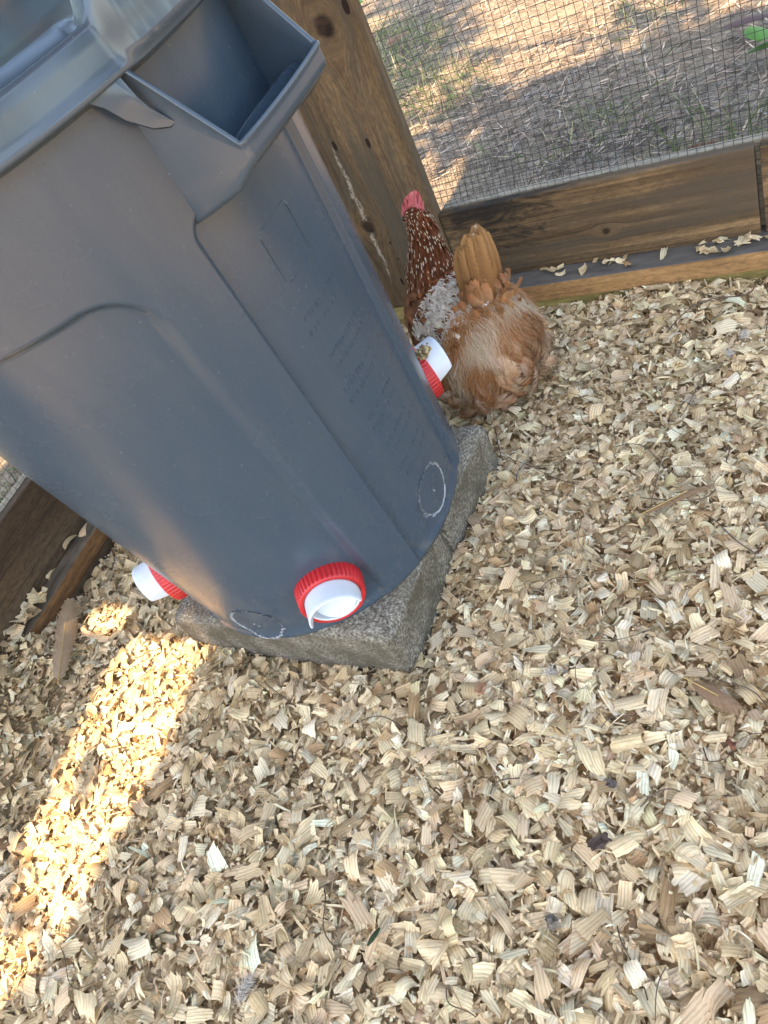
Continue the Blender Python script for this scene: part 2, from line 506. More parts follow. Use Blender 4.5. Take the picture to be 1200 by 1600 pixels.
# --- right wall
def right_wall():
    B = Vector((-.30, 1.30, 0))
    e = empty('coop_wall', B, 'mesh coop wall on a wooden kick board behind the hen', 'wall')
    def put(name, mat, x0, x1, yf, th, z0, z1, seed, rough=.0012, label=None, bevel=.002):
        me = box_mesh(name, x1 - x0, th, z1 - z0, bevel, rough, 30, seed)
        o = obj(name, me, mat, e, T(Vector((x0, yf + th / 2, z0)) - B))
        if label: o['label'] = label
        return o
    put('sill_beam', W_SILL, -1.36, 1.2, 1.232, .085, -.10, .0170, 1, .001)
    lb = put('ledge_board', W_LEDGE, -.6885, 1.2, 1.2255, .090, .0175, .0528, 2, .0008)
    put('kick_board', W_BOARD, -.689, -.143, 1.278, .019, .0535, .2035, 3, .0012, 'weathered kick board with black mould stains')
    put('kick_board', W_BOARD, -.136, 1.2, 1.280, .019, .0535, .2020, 4, .0012)
    put('outer_board', W_OUT, -.689, 1.2, 1.3015, .020, .0535, .2035, 5, .0012)
    # posts
    def post(xl, wd, seed, yf, h=1.95):
        me = box_mesh('post', h, .0215, wd, .002, .0010, 40, seed)
        o = obj('post', me, W_POST, e, axes_m(Vector((xl, yf + .01075, .02)) - B, (0, 0, 1), (0, -1, 0), (1, 0, 0)))
        return o
    post(-.94, .2505, 6, FR_Y)
    post(.95, .14, 7, FR_Y)
    # wire panel and the overlapped lower strip
    def f(u, v):
        x = -.735 + u; z = .13 + v
        y = 1.2985 + .0015 * np.sin(x * 9) * np.clip((z - .2) * 4, 0, 1) + .001 * np.sin(z * 13 + x * 5)
        return np.stack([x - B.x, y - B.y, z], -1)
    v_, q_ = mesh_panel(f, 1.9, 1.15, .0137)
    def g(u, v):
        x = -.735 + u
        z = .155 + v * .72 + .006 * np.sin(u * 7.3)
        y = 1.3235 + v * .30 + .004 * np.sin(u * 11)
        return np.stack([x + v * .05 - B.x, y - B.y, z], -1)
    v2, q2 = mesh_panel(g, 1.9, .125, .0137)
    wm = obj('wire_mesh', npmesh('wire_mesh', np.concatenate([v_, v2]), np.concatenate([q_, q2 + len(v_)]), smooth=True), MAT['wire'], e)
    return e
right_wall()

# --- left wall
LD = Vector((-.083, 1, 0)).normalized()
def left_wall():
    Y0 = -.7
    B = Vector((-1.262 - .083 * (Y0 - .42), Y0, 0))
    e = empty('coop_wall', B, 'mesh coop wall on a plain dark kick board beyond the left feeder port', 'wall')
    up = Vector((0, 0, 1)); yv = up.cross(LD)
    L = 1.93
    def put(name, mat, off, th, z0, z1, seed, rough=.0012):
        me = box_mesh(name, L, th, z1 - z0, .002, rough, 40, seed)
        return obj(name, me, mat, e, axes_m(yv * (off + th / 2) + up * z0, LD, yv, up))
    put('ledge_board', W_LEFTLEDGE, .0, .088, .0185, .0535, 12, .0008)
    put('sill_beam', W_LEFT, .006, .085, -.10, .018, 11, .001)
    kb = put('kick_board', W_LEFT, .0405, .019, .054, .198, 13)
    put('outer_board', W_OUT, .064, .020, .054, .198, 15)
    def f(u, v):
        p = np.outer(u, np.array(LD)) + (.0615 + .002 * np.sin(u * 9))[:, None] * np.array(yv)[None]
        p[:, 2] += .13 + v
        return p
    v_, q_ = mesh_panel(f, L, 1.0, .0137)
    obj('wire_mesh', npmesh('wire_mesh', v_, q_), MAT['wire'], e)
    return e
left_wall()

# --- unseen roof over the run; panel sizes and gaps invented to shape sun and shade
def roof():
    Z = 2.5
    e = empty('coop_roof', (0, 0, Z), 'unseen wooden coop roof overhead, its panels laid out to shape sun and shade', 'roof')
    def slab(name, x0, x1, y0, y1, z, th, seed):
        me = box_mesh(name, x1 - x0, y1 - y0, th, .002, 0, 0, seed)
        obj(name, me, MAT['roof'], e, T(Vector((x0, (y0 + y1) / 2, z - Z))))
    off = Z * SUN_COT
    slab('roof_shade_panel', -.875, .62, -1.75, 2.45 - off, Z, .018, 1)
    slab('roof_shade_panel', -1.95, -1.055, -1.75, .42 - off, Z, .018, 2)
    slab('roof_shade_panel', -1.95, -.880, .484 - off, 1.50 - off, Z, .018, 3)
    slab('roof_shade_panel', -1.95, -1.185, .423 - off, .482 - off, Z, .018, 4)  # short panels leave an opening added for one small sun spot
    slab('roof_shade_panel', -1.105, -.880, .423 - off, .482 - off, Z, .018, 5)
    for i, y in enumerate((-1.6, -.70, .1, 1.1)):
        slab('rafter', -1.9 if y < .2 else -.87, .58, y, y + .04, Z - .09, .0895, 10 + i)
roof()

# ================================================================== FEED BIN
def smooth(a, b, x):
    t = np.clip((x - a) / (b - a), 0, 1)
    return t * t * (3 - 2 * t)

def wrapd(a):
    return (a + 180) % 360 - 180

def rrect(s, z, hw, z0, z1, rad):
    """signed distance to a rounded rectangle |s|<hw, z0<z<z1"""
    cz, hz = (z0 + z1) / 2, (z1 - z0) / 2
    qx = np.abs(s) - hw + rad; qz = np.abs(z - cz) - hz + rad
    return np.minimum(np.maximum(qx, qz), 0) + np.hypot(np.maximum(qx, 0), np.maximum(qz, 0)) - rad

PORTS = (307.3, 223.5, 127.3, 48.5)
PORT_ZS = (.082, .069, .082, .096)
def bin_r(th, z):
    """th in degrees"""
    r = BIN['rb'] + (BIN['rt'] - BIN['rb']) * z / BIN['h']
    rr = .256
    dep = np.zeros_like(r)
    for c in (267, 87):
        d = rrect(R(1) * wrapd(th - c) * rr, z, .2390, -.2, .552, .050)
        dep = np.maximum(dep, .0092 * smooth(1, -1, d / (.0042 + .0043 * smooth(.548, .49, z))))
    for c in (357, 177):
        d = rrect(R(1) * wrapd(th - c) * rr, z, .0940, -.2, .556, .020)
        dep = np.maximum(dep, .0085 * smooth(.0035, -.0035, d))
    r = r - dep * smooth(.0, .03, z)
    r = r - .012 * (1 - smooth(.0, .022, z)) ** 2
    return r

def polar(th, r, z):
    a = np.radians(th)
    return np.stack([r * np.cos(a), r * np.sin(a), z], -1)

def feed_bin():
    k = Vector((-0.01681863, -0.07457151, 0.99707383)).normalized()
    i = Vector((0, 1, 0)).cross(k).normalized(); j = k.cross(i)
    e = empty('feed_bin', (0, 0, 0), 'tall grey plastic feed bin with red and white feeder ports, on the concrete blocks', 'feed bin')
    e.matrix_world = axes_m(BIN['O'], i, j, k)
    # body
    nt = 1600
    zs = np.concatenate([np.linspace(0, .03, 14), np.linspace(.034, .52, 90), np.linspace(.5225, .575, 30), np.linspace(.58, .70, 24)])
    th = np.arange(nt) * 360 / nt
    TH, ZZ = np.meshgrid(th, zs, indexing='ij')
    P = polar(TH, bin_r(TH, ZZ), ZZ)
    nz = len(zs)
    verts = P.reshape(-1, 3)
    q = grid_quads(nt, nz, True)
    # floor: inner ring and centre
    fl = polar(th, np.full(nt, .12), np.full(nt, .003))
    b0 = len(verts)
    verts = np.concatenate([verts, fl, [[0, 0, .003]]])
    a = np.arange(nt); a2 = (a + 1) % nt
    q2 = np.stack([a * nz, b0 + a, b0 + a2, a2 * nz], -1)
    tr = np.stack([b0 + a, np.full(nt, b0 + nt), b0 + a2], -1)
    obj('body', npmesh('bin_body', verts, np.concatenate([q, q2]), tris=tr), MAT['bin'], e)
    # lid
    prof = [(.2715, .668), (.2800, .672), (.2880, .6735), (.2898, .6755), (.2893, .6790), (.2872, .6815), (.2862, .686), (.2848, .698), (.2838, .7065),
            (.2815, .7105), (.278, .7112), (.274, .7085), (.262, .7035), (.250, .7030), (.244, .7060), (.226, .7150), (.222, .7150),
            (.214, .7120), (.17, .7180), (.11, .7300), (.05, .7350), (.003, .7360)]
    pr = np.array(prof); nt2 = 720
    th2 = np.arange(nt2) * .5
    TH, KI = np.meshgrid(th2, np.arange(len(pr)), indexing='ij')
    Rr = pr[KI, 0]; Zz = pr[KI, 1].copy()
    for c in (357, 177):
        mb = smooth(17.0, 12.6, np.abs(wrapd(TH - c)))
        sk = (KI >= 5) & (KI <= 9)
        Rr = Rr + np.where(sk, .013 * mb - .0007 * mb * smooth(.8, .2, np.abs(((TH - c + 200) % 5.2) - 2.6)), 0)
        up_ = smooth(.232, .262, Rr) * (KI >= 8)
        Zz = Zz + mb * up_ * .026 + mb * np.where((KI >= 9) & (Rr > .255), np.maximum(.7112 - Zz, 0), 0)
        Rr = Rr + np.where(KI < 5, .006 * mb, 0)
    P = polar(TH, Rr, Zz)
    lv = P.reshape(-1, 3)
    lid = obj('lid', npmesh('bin_lid', lv, grid_quads(nt2, len(pr), True)), MAT['lid'], e)

    # handles
    def handle(c):
        t0 = R(c)
        U = np.array([math.cos(t0), math.sin(t0), 0]); W = np.array([-math.sin(t0), math.cos(t0), 0]); K = np.array([0, 0, 1.])
        near = []
        for s in np.linspace(0, 1, 9): near.append((.236 + (.326 - .236) * s, -.0870 + .0130 * s))
        for a in np.linspace(0, 90, 7)[1:]: near.append((.326 + .005 * math.sin(R(a)), -.0740 + .005 * (1 - math.cos(R(a)))))
        fr = [(.331 + .004 * (1 - (v / .0690) ** 2), v) for v in np.linspace(-.0690, 0, 7)[1:]]
        half = near + fr
        path = np.array(half + [(u, -v) for u, v in half[::-1][1:]])
        tg = np.gradient(path, axis=0); tg /= np.linalg.norm(tg, axis=1, keepdims=True)
        nrm = np.stack([tg[:, 1], -tg[:, 0]], 1)          # outward
        u, v = path[:, 0], path[:, 1]
        ztop = np.minimum(.677 - (u - .275) * (.077 / .052), .690)
        ztop = np.maximum(ztop, .600 + 0 * u)
        zb = .548 + np.clip(u - .25, 0, 1) * .26 + .010 * smooth(.300, .332, u)
        dz = np.maximum(ztop - zb, .01)
        rows = []
        def row(off, z, sc=1.0):
            uu = u + nrm[:, 0] * off; vv = v + nrm[:, 1] * off
            uu = .245 + (uu - .245) * sc; vv = vv * sc
            return uu[:, None] * U + vv[:, None] * W + np.asarray(z)[:, None] * K
        zin = zb + .006
        flat = lambda f: .548 + (zb - .548) * f
        rows += [row(0, flat(.2), .25), row(0, flat(.6), .7), row(0, flat(.92), .93), row(-.0022, zb + .0012), row(.0, zb + .006)]
        for f in (.25, .5, .75): rows.append(row(.0, zb + .006 + (dz - .012) * f))
        rows += [row(.0, ztop - .0055), row(.0012, ztop - .0035), row(.0016, ztop - .0012), row(.0004, ztop), row(-.0026, ztop), row(-.0034, ztop - .0016)]
        for f in (.7, .35): rows.append(row(-.0036, zin + (dz - .012) * f))
        rows += [row(-.0036, zin + .003), row(-.006, zin), row(-.006, flat(.9) + .006, .8), row(-.006, flat(.4) + .005, .3)]
        G = np.stack(rows, 1)
        n, m = G.shape[:2]
        me = npmesh('bin_handle', G.reshape(-1, 3), grid_quads(n, m))
        h = obj('handle', me, MAT['lid'], e)
        # grip wall inside, with two stiffening ribs on the bin side
        bm = bmesh.new()
        def slab(pts, thick):
            """pts: list of (u, v, z) quad outline; thickened along thick"""
            f_ = [bm.verts.new(p[0] * U + p[1] * W + p[2] * K) for p in pts]
            g_ = [bm.verts.new((p[0] + thick[0]) * U + (p[1] + thick[1]) * W + (p[2] + thick[2]) * K) for p in pts]
            bm.faces.new(f_); bm.faces.new(g_[::-1])
            for a in range(len(pts)):
                b = (a + 1) % len(pts)
                bm.faces.new((f_[b], f_[a], g_[a], g_[b]))
        vs = np.linspace(-.066, .058, 9)
        slab([(.3085 + .003 * (1 - (x / .06) ** 2), x, .577) for x in vs] + [(.3085 + .003 * (1 - (x / .06) ** 2), x, .5985 - .004 * (x / .06) ** 4) for x in vs[::-1]], (.0028, 0, 0))
        for x in (-.020, .030):
            slab([(.262, x, .556), (.308, x, .574), (.308, x, .5790), (.262, x, .562)], (0, .0022, 0))
        me2 = bpy.data.meshes.new('handle_grip')
        bm.normal_update(); bmesh.ops.recalc_face_normals(bm, faces=bm.faces[:]); bm.to_mesh(me2); bm.free()
        obj('handle_grip', me2, MAT['bin'], h)
        # flared wings running from the rim into the handle sides
        for sgn in (-1, 1):
            lo = np.array([(.2600, -.1160, .6745), (.2640, -.1085, .6650), (.2670, -.1010, .6500), (.2745, -.0895, .6345), (.2830, -.0816, .6290), (.2880, -.0796, .6300)])
            hi = np.array([(.2740, -.0880, .6745), (.2775, -.0890, .6640), (.2790, -.0885, .6565), (.2810, -.0860, .6470), (.2840, -.0825, .6385), (.2880, -.0795, .6306)])
            nrow = 6
            pts = []
            for s in np.linspace(0, 1, nrow):
                sag = -math.sin(math.pi * s) * .0012
                m_ = lo * (1 - s) + hi * s
                m_[:, 0] += sag * .6; m_[:, 2] += -sag
                pts.append(m_)
            top = np.stack(pts, 1)
            botm = top + np.array([-.0014, .0010, -.0014])
            al = np.concatenate([top, botm[:, ::-1]], 1)
            al = np.concatenate([al, al[:, :1]], 1)
            al[..., 1] *= -sgn if sgn > 0 else 1
            al = al[..., 0:1] * U + al[..., 1:2] * W + al[..., 2:3] * K
            obj('rim_wing', npmesh('rim_wing', al.reshape(-1, 3), grid_quads(al.shape[0], al.shape[1])), MAT['lid'], h)
    handle(357)
    handle(177)

    # feeder ports
    def ring_loft(prof, n, knurl=None, lens=None):
        """prof rows (radius, outward distance); axis = +X; angle 0 = up"""
        a = np.arange(n) * 2 * np.pi / n
        rows = []
        for r_, x_ in prof:
            rr = np.full(n, r_) if knurl is None else r_ + knurl(a, r_, x_)
            xx = np.full(n, x_) if lens is None else x_ * lens(a)
            rows.append(np.stack([xx, -np.sin(a) * rr, np.cos(a) * rr], -1))
        return np.stack(rows, 1)
    kn = lambda a, r_, x_: np.where((r_ > .0415) & (x_ < .0215), -.0013 * (np.abs((a * 44 / (2 * np.pi)) % 1 - .5) < .14), 0)
    coll = ring_loft([(.0455, -.012), (.0455, .001), (.0452, .004), (.0438, .020), (.0424, .0225), (.0405, .0232), (.0376, .0232), (.0372, .021), (.0372, .0)], 352, kn)
    coll_me = npmesh('port_collar', coll.reshape(-1, 3), grid_quads(352, coll.shape[1], True))
    def ln(a):
        d = np.abs(wrapd(np.degrees(a)))
        return .024 + (.050 + .004 * np.cos(a) - .024) * (1 - smooth(84, 104, d))
    hood = ring_loft([(.0362, 0), (.0366, .3), (.0366, .6), (.0366, .9), (.0366, .985), (.0360, 1.0), (.0346, 1.0), (.0340, .985), (.0340, .9), (.0340, .5), (.0335, .12)], 180, None, ln)
    hv = hood.reshape(-1, 3)
    # elbow floor closing the tube, sloping in
    a = np.arange(180) * 2 * np.pi / 180
    fl = np.stack([.004 - .020 * np.cos(a), -np.sin(a) * .0336, np.cos(a) * .0336], -1)
    b0 = len(hv)
    hv = np.concatenate([hv, fl, [[.002, 0, 0]]])
    m = hood.shape[1]
    i0 = np.arange(180); i1 = (i0 + 1) % 180
    tr = np.concatenate([np.stack([b0 + i0, b0 + i1, np.full(180, b0 + 180)], -1)])
    hood_me = npmesh('port_hood', hv, grid_quads(180, m, True), tris=tr)
    for pth, PORT_Z in zip(PORTS, PORT_ZS):
        a = R(pth)
        tilt = math.atan((BIN['rt'] - BIN['rb']) / BIN['h'])
        er = Vector((math.cos(a), math.sin(a), 0)); ez = Vector((0, 0, 1)); et = ez.cross(er)
        r0 = float(bin_r(np.array([pth]), np.array([PORT_Z]))[0]) - .001
        Mx = axes_m(er * r0 + ez * PORT_Z, er, et, ez)
        p = obj('feeder_port', hood_me, MAT['white'], e, Mx)
        obj('collar', coll_me, MAT['red'], p)
    # scored circles
    def scored(c, zc, rad, seed):
        g = np.random.default_rng(seed)
        vs, qs = [], []
        def add(ang, rr, ln_, wd, ht):
            sx = math.cos(ang) * rr; sz = math.sin(ang) * rr
            d = np.array([-math.sin(ang), math.cos(ang)]); nn = np.array([math.cos(ang), math.sin(ang)])
            ja = g.normal(0, .35); d = d * math.cos(ja) + nn * math.sin(ja); nn = np.array([d[1], -d[0]])
            quad = []
            for su, sv, hh in ((-1, -1, 0), (1, -1, 0), (1, 1, ht), (-1, 1, ht * .4)):
                p = np.array([sx, sz]) + d * ln_ * su + nn * wd * sv
                thd = c + math.degrees(p[0] / .238); z = zc + p[1]
                r_ = bin_r(np.array([thd]), np.array([z]))[0] + .0004 + hh
                quad.append(polar(np.array([thd]), np.array([r_]), np.array([z]))[0])
            b = len(vs) * 4
            vs.append(quad); qs.append([b, b + 1, b + 2, b + 3])
        for k_ in range(260):
            ang = g.uniform(0, 2 * math.pi)
            if g.random() < .25 and math.sin(ang * 1.5 + seed) > .2: continue
            add(ang, rad * (1 + g.normal(0, .02)), g.uniform(.0008, .0042), g.uniform(.0002, .0008), g.uniform(.0, .0014))
        for k_ in range(46):
            add(math.pi * g.uniform(.85, 1.15), rad * (1.07 + g.normal(0, .03)), g.uniform(.0008, .003), .0003, .0008)
        for k_ in range(5):
            add(g.uniform(0, 6.28), g.uniform(0, .006), .0012, .0006, .001)
        obj('scored_circle', npmesh('scored_circle', np.array(vs).reshape(-1, 3), np.array(qs), smooth=False), MAT['scar'], e)['kind'] = 'stuff'
    scored(356.4, .066, .0360, 3)
    scored(274.6, .051, .0375, 8)
    # worn raised moulding marks on the recessed panel (unreadable in the photo)
    g = np.random.default_rng(5)
    vs, qs = [], []
    def bar(th0, z0, th1, z1, wd, ht=.0007):
        p0 = np.array([th0 * R(1) * .25, z0]); p1 = np.array([th1 * R(1) * .25, z1])
        d = p1 - p0; L_ = np.linalg.norm(d); d /= L_; n_ = np.array([-d[1], d[0]]) * wd
        o_, i_ = [], []
        for p in (p0 - n_, p1 - n_, p1 + n_, p0 + n_):
            t_ = np.degrees(p[0] / .25); r_ = bin_r(np.array([t_]), np.array([p[1]]))[0]
            i_.append(polar(np.array([t_]), np.array([r_ - .0006]), np.array([p[1]]))[0])
            c_ = (p0 + p1) / 2; pp = c_ + (p - c_) * .8
            t_ = np.degrees(pp[0] / .25)
            o_.append(polar(np.array([t_]), np.array([r_ + ht]), np.array([pp[1]]))[0])
        b = len(vs)
        vs.extend(i_ + o_)
        qs.append([b + 4, b + 5, b + 6, b + 7])
        for k_ in range(4): qs.append([b + k_, b + (k_ + 1) % 4, b + 4 + (k_ + 1) % 4, b + 4 + k_])
    for blk, (zc, thc) in enumerate(((.40, 356), (.345, 357), (.30, 356), (.245, 357), (.195, 358), (.15, 358))):
        for ln_ in range(2):
            z = zc - ln_ * .017
            t_ = thc - 9 + g.uniform(-1, 1)
            while t_ < thc + 8 + g.uniform(-2, 2):
                hgt = .0085; wd = 1.0
                for s_ in range(g.integers(2, 4)):
                    a0 = t_ + g.uniform(0, wd); a1 = t_ + g.uniform(0, wd)
                    if g.random() < .5: a1 = a0
                    bar(a0, z - hgt * g.uniform(.2, .5), a1 + .02, z + hgt * g.uniform(.2, .5), .0008, .0005)
                t_ += 1.75 if g.random() > .15 else 3.0
    for a in ((349, .50, 361, .50), (349, .44, 361, .44), (349, .50, 349, .44), (361, .50, 361, .44)):
        bar(*[x + (1e-3 if n_ == 2 else 0) for n_, x in enumerate(a)], .0008, .0009)
    mk = obj('moulded_marks', npmesh('moulded_marks', np.array(vs), np.array(qs), smooth=False), MAT['bin'], e)
    mk['kind'] = 'stuff'
    return e
FEED = feed_bin()

# --- concrete blocks
def block(loc, size, rz, seed, label):
    bm = bmesh.new()
    bmesh.ops.create_cube(bm, size=1)
    for v in bm.verts: v.co = Vector((v.co.x * size[0], v.co.y * size[1], (v.co.z + .5) * size[2]))
    bmesh.ops.bevel(bm, geom=bm.edges[:], offset=.004, segments=2, affect='EDGES')
    bmesh.ops.subdivide_edges(bm, edges=[e for e in bm.edges if e.calc_length() > .05], cuts=22, use_grid_fill=True)
    for v in bm.verts:
        n = mnoise.noise_vector(v.co * 14 + Vector((seed * 7, 0, 0))) * .0022 + mnoise.noise_vector(v.co * 70) * .0014
        chip = max(0, mnoise.noise(v.co * 22 + Vector((0, seed * 5, 2))) - (.25 if seed == 1 else .08))
        edge = sum(abs(abs(c) - s / 2) < .006 for c, s in zip((v.co.x, v.co.y, v.co.z - size[2] / 2), size)) >= 2
        v.co += n
        if edge: v.co -= Vector((v.co.x / size[0], v.co.y / size[1], (v.co.z - size[2] / 2) / size[2])) * chip * .035
    me = bpy.data.meshes.new('concrete_block')
    bm.to_mesh(me); bm.free()
    for p in me.polygons: p.use_smooth = True
    o = obj('concrete_block', me, MAT['concrete'])
    o.location = loc; o.rotation_euler = (0, 0, R(rz))
    return tag(o, label, 'concrete block', 'concrete blocks under the feed bin')
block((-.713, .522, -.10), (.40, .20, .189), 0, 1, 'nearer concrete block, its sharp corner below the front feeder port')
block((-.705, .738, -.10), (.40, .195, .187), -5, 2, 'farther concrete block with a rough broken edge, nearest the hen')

# ================================================================== SHAVINGS
PAL = np.array([(.70, .585, .385), (.64, .53, .355), (.72, .63, .45), (.56, .445, .275), (.60, .535, .385), (.68, .53, .34), (.48, .365, .215), (.78, .70, .54), (.60, .46, .31), (.38, .25, .135), (.63, .57, .36)])
PALP = np.array([.16, .13, .12, .10, .07, .11, .10, .08, .07, .028, .02]); PALP = PALP / PALP.sum()

def shave_local(n, L, W, nu, nv, g):
    """n curled shavings in local space -> verts (n, k, 3), grain (n, k, 3)"""
    u = np.linspace(-.5, .5, nu + 1)[None, :, None]
    v = np.linspace(-.5, .5, nv + 1)[None, None, :]
    L = L[:, None, None]; W = W[:, None, None]
    curl = g.choice([-1, 1], n, p=[.75, .25]) * (np.abs(g.normal(0, .85, n)) + g.choice([0, 1.6], n, p=[.86, .14])).clip(.1, 4.2)   # total bend in radians
    curl = curl[:, None, None]
    kap = curl / L
    # ragged outline
    rag = 1 + g.normal(0, 1, (n, 2, nv + 1)).clip(-2, 1.6) * g.choice([.06, .14, .26], (n, 1, 1))
    uu = np.where(u < 0, u * rag[:, :1], u * rag[:, 1:])
    taper = 1 - g.uniform(-.15, .75, (n, 1, 1)) * (u + .5) * g.choice([0, 1], (n, 1, 1), p=[.45, .55])
    skew = g.normal(0, .34, (n, 1, 1))
    wobble = g.normal(0, .022, (n, nu + 1, 2))
    vv = v * taper + np.where(v < 0, wobble[..., :1] * -v * 2, wobble[..., 1:] * v * 2)
    s = uu * L + vv * W * skew
    a = s * kap
    x = np.sin(a) / kap
    z = (1 - np.cos(a)) / kap
    y = vv * W
    cup = g.normal(0, .8, (n, 1, 1))
    z = z + cup * (y ** 2) / W
    # flutes along the length
    nf = np.maximum(W / g.uniform(.0022, .0036, (n, 1, 1)), .8); ph = g.uniform(0, 6, (n, 1, 1))
    z = z + np.sin(vv * nf * 2 * np.pi + ph) * .00042 * g.choice([.04, .15, .5, 1.2], (n, 1, 1))
    tw = g.normal(0, .55, (n, 1, 1)) * u
    y2 = y * np.cos(tw) - z * np.sin(tw); z2 = y * np.sin(tw) + z * np.cos(tw)
    k = (nu + 1) * (nv + 1)
    P = np.stack([x + 0 * y2, y2, z2], -1).reshape(n, k, 3)
    P -= P.mean(1, keepdims=True)
    off = g.uniform(0, 900, (n, 1, 1))
    G = np.stack([s * 1000 + off, vv * W * 1000 + off * 1.7 + 0 * s, off + 0 * s + 0 * vv], -1).reshape(n, k, 3)
    return P, G

def rotm(yaw, tilt, tdir):
    """rotation: yaw about z, then tilt about a horizontal axis at angle tdir"""
    n = len(yaw)
    c, s = np.cos(yaw), np.sin(yaw)
    Z = np.zeros((n, 3, 3)); Z[:, 0, 0] = c; Z[:, 0, 1] = -s; Z[:, 1, 0] = s; Z[:, 1, 1] = c; Z[:, 2, 2] = 1
    ax, ay = np.cos(tdir), np.sin(tdir); ct, st = np.cos(tilt), np.sin(tilt)
    A = np.zeros((n, 3, 3))
    A[:, 0, 0] = ct + ax * ax * (1 - ct); A[:, 0, 1] = ax * ay * (1 - ct); A[:, 0, 2] = ay * st
    A[:, 1, 0] = ax * ay * (1 - ct); A[:, 1, 1] = ct + ay * ay * (1 - ct); A[:, 1, 2] = -ax * st
    A[:, 2, 0] = -ay * st; A[:, 2, 1] = ax * st; A[:, 2, 2] = ct
    return A @ Z

def shave_tint(n, g):
    c = PAL[g.choice(len(PAL), n, p=PALP)]
    return (c * np.array([1.10, 1.03, .945]) * g.normal(1, .12, (n, 1)).clip(.66, 1.25) * g.normal(1, .012, (n, 3))).clip(.02, .88)

def to_px(P):
    d = (np.asarray(P) - np.array([0, 0, CAM_H])) @ M3
    return 600 + 1216 * d[..., 0] / d[..., 2], 800 + 1216 * d[..., 1] / d[..., 2], d[..., 2]

def on_bed(n, g):
    """random bedding positions inside the run, in view with a margin"""
    out = []
    tot = 0
    while tot < n:
        x = g.uniform(-1.48, .45, n); y = g.uniform(-.55, 1.232, n)
        ok = x > (-1.262 - .083 * (y - .42)) - np.where(y < .43, .042, -.004)
        ok &= ~((x > -.90) & (x < -.53) & (y > .44) & (y < .80))
        ix, iy, d = to_px(np.stack([x, y, np.zeros(n)], -1))
        ok &= (ix > -260) & (ix < 1480) & (iy > 200) & (iy < 1900)
        out.append(np.stack([x, y], 1)[ok]); tot += ok.sum()
    return np.concatenate(out)[:n]

def scatter_shavings():
    g = np.random.default_rng(21)
    V_, Q_, T_, G_ = [], [], [], []
    base = 0
    for (n, Lr, Wr, nu, nv, zr, sig) in ((17000, (.013, .036), (.007, .022), 7, 4, (.000, .020), .40),
                                         (16000, (.002, .007), (.0012, .004), 2, 1, (.006, .0215), .5),
                                         (24000, (.006, .015), (.003, .009), 4, 2, (.000, .020), .55),
                                         (9000, (.012, .034), (.0012, .0040), 6, 1, (.002, .021), .40)):
        L = Lr[0] + (Lr[1] - Lr[0]) * g.uniform(0, 1, n) ** 1.6; W = np.minimum(g.uniform(*Wr, n), L * 1.05)
        P, G = shave_local(n, L, W, nu, nv, g)
        Rm = rotm(g.uniform(0, 6.283, n), np.abs(g.normal(0, sig, n)).clip(0, 1.35), g.uniform(0, 6.283, n))
        P = np.einsum('nij,nkj->nki', Rm, P)
        xy = on_bed(n, g)
        zr_ = g.uniform(*zr, n)
        P[:, :, :2] += xy[:, None]
        P[:, :, 2] += (bed_h(xy[:, 0], xy[:, 1]) - .012 + zr_)[:, None]
        k = P.shape[1]
        # deeper pieces are older and a bit browner (soiled), a few are dark
        t = shave_tint(n, g)
        soil = (mnoise_arr(xy, 5.0) > .18) & (g.random(n) < .35)
        t[soil] *= np.array([.72, .68, .62])
        dk = g.random(n) < .018
        t[dk] *= np.array([.38, .30, .24])
        V_.append(P.reshape(-1, 3)); G_.append(G.reshape(-1, 3)); T_.append(np.repeat(t, k, 0))
        q = grid_quads(nu + 1, nv + 1)
        Q_.append((q[None] + base + np.arange(n)[:, None, None] * k).reshape(-1, 4))
        base += n * k
    me = npmesh('loose_shavings', np.concatenate(V_), np.concatenate(Q_), {'tint': np.concatenate(T_), 'grain': np.concatenate(G_)})
    o = obj('loose_shavings', me, MAT['shaving'], BED)
    tag(o, kind='stuff')

def mnoise_arr(xy, sc):
    return np.array([mnoise.noise(Vector((a * sc, b * sc, 3.3))) for a, b in xy])

def variant_meshes(n, g, Lr, Wr):
    out = []
    for i in range(n):
        L = g.uniform(*Lr, 1); W = np.minimum(g.uniform(*Wr, 1), L)
        P, G = shave_local(1, L, W, 8, 6, g)
        t = shave_tint(1, g) * 1.03
        me = npmesh('wood_shaving', P[0], grid_quads(9, 7), {'tint': np.repeat(t, 63, 0), 'grain': G[0]})
        me.materials.append(MAT['shaving'])
        out.append((me, float(L[0]), float(W[0])))
    return out

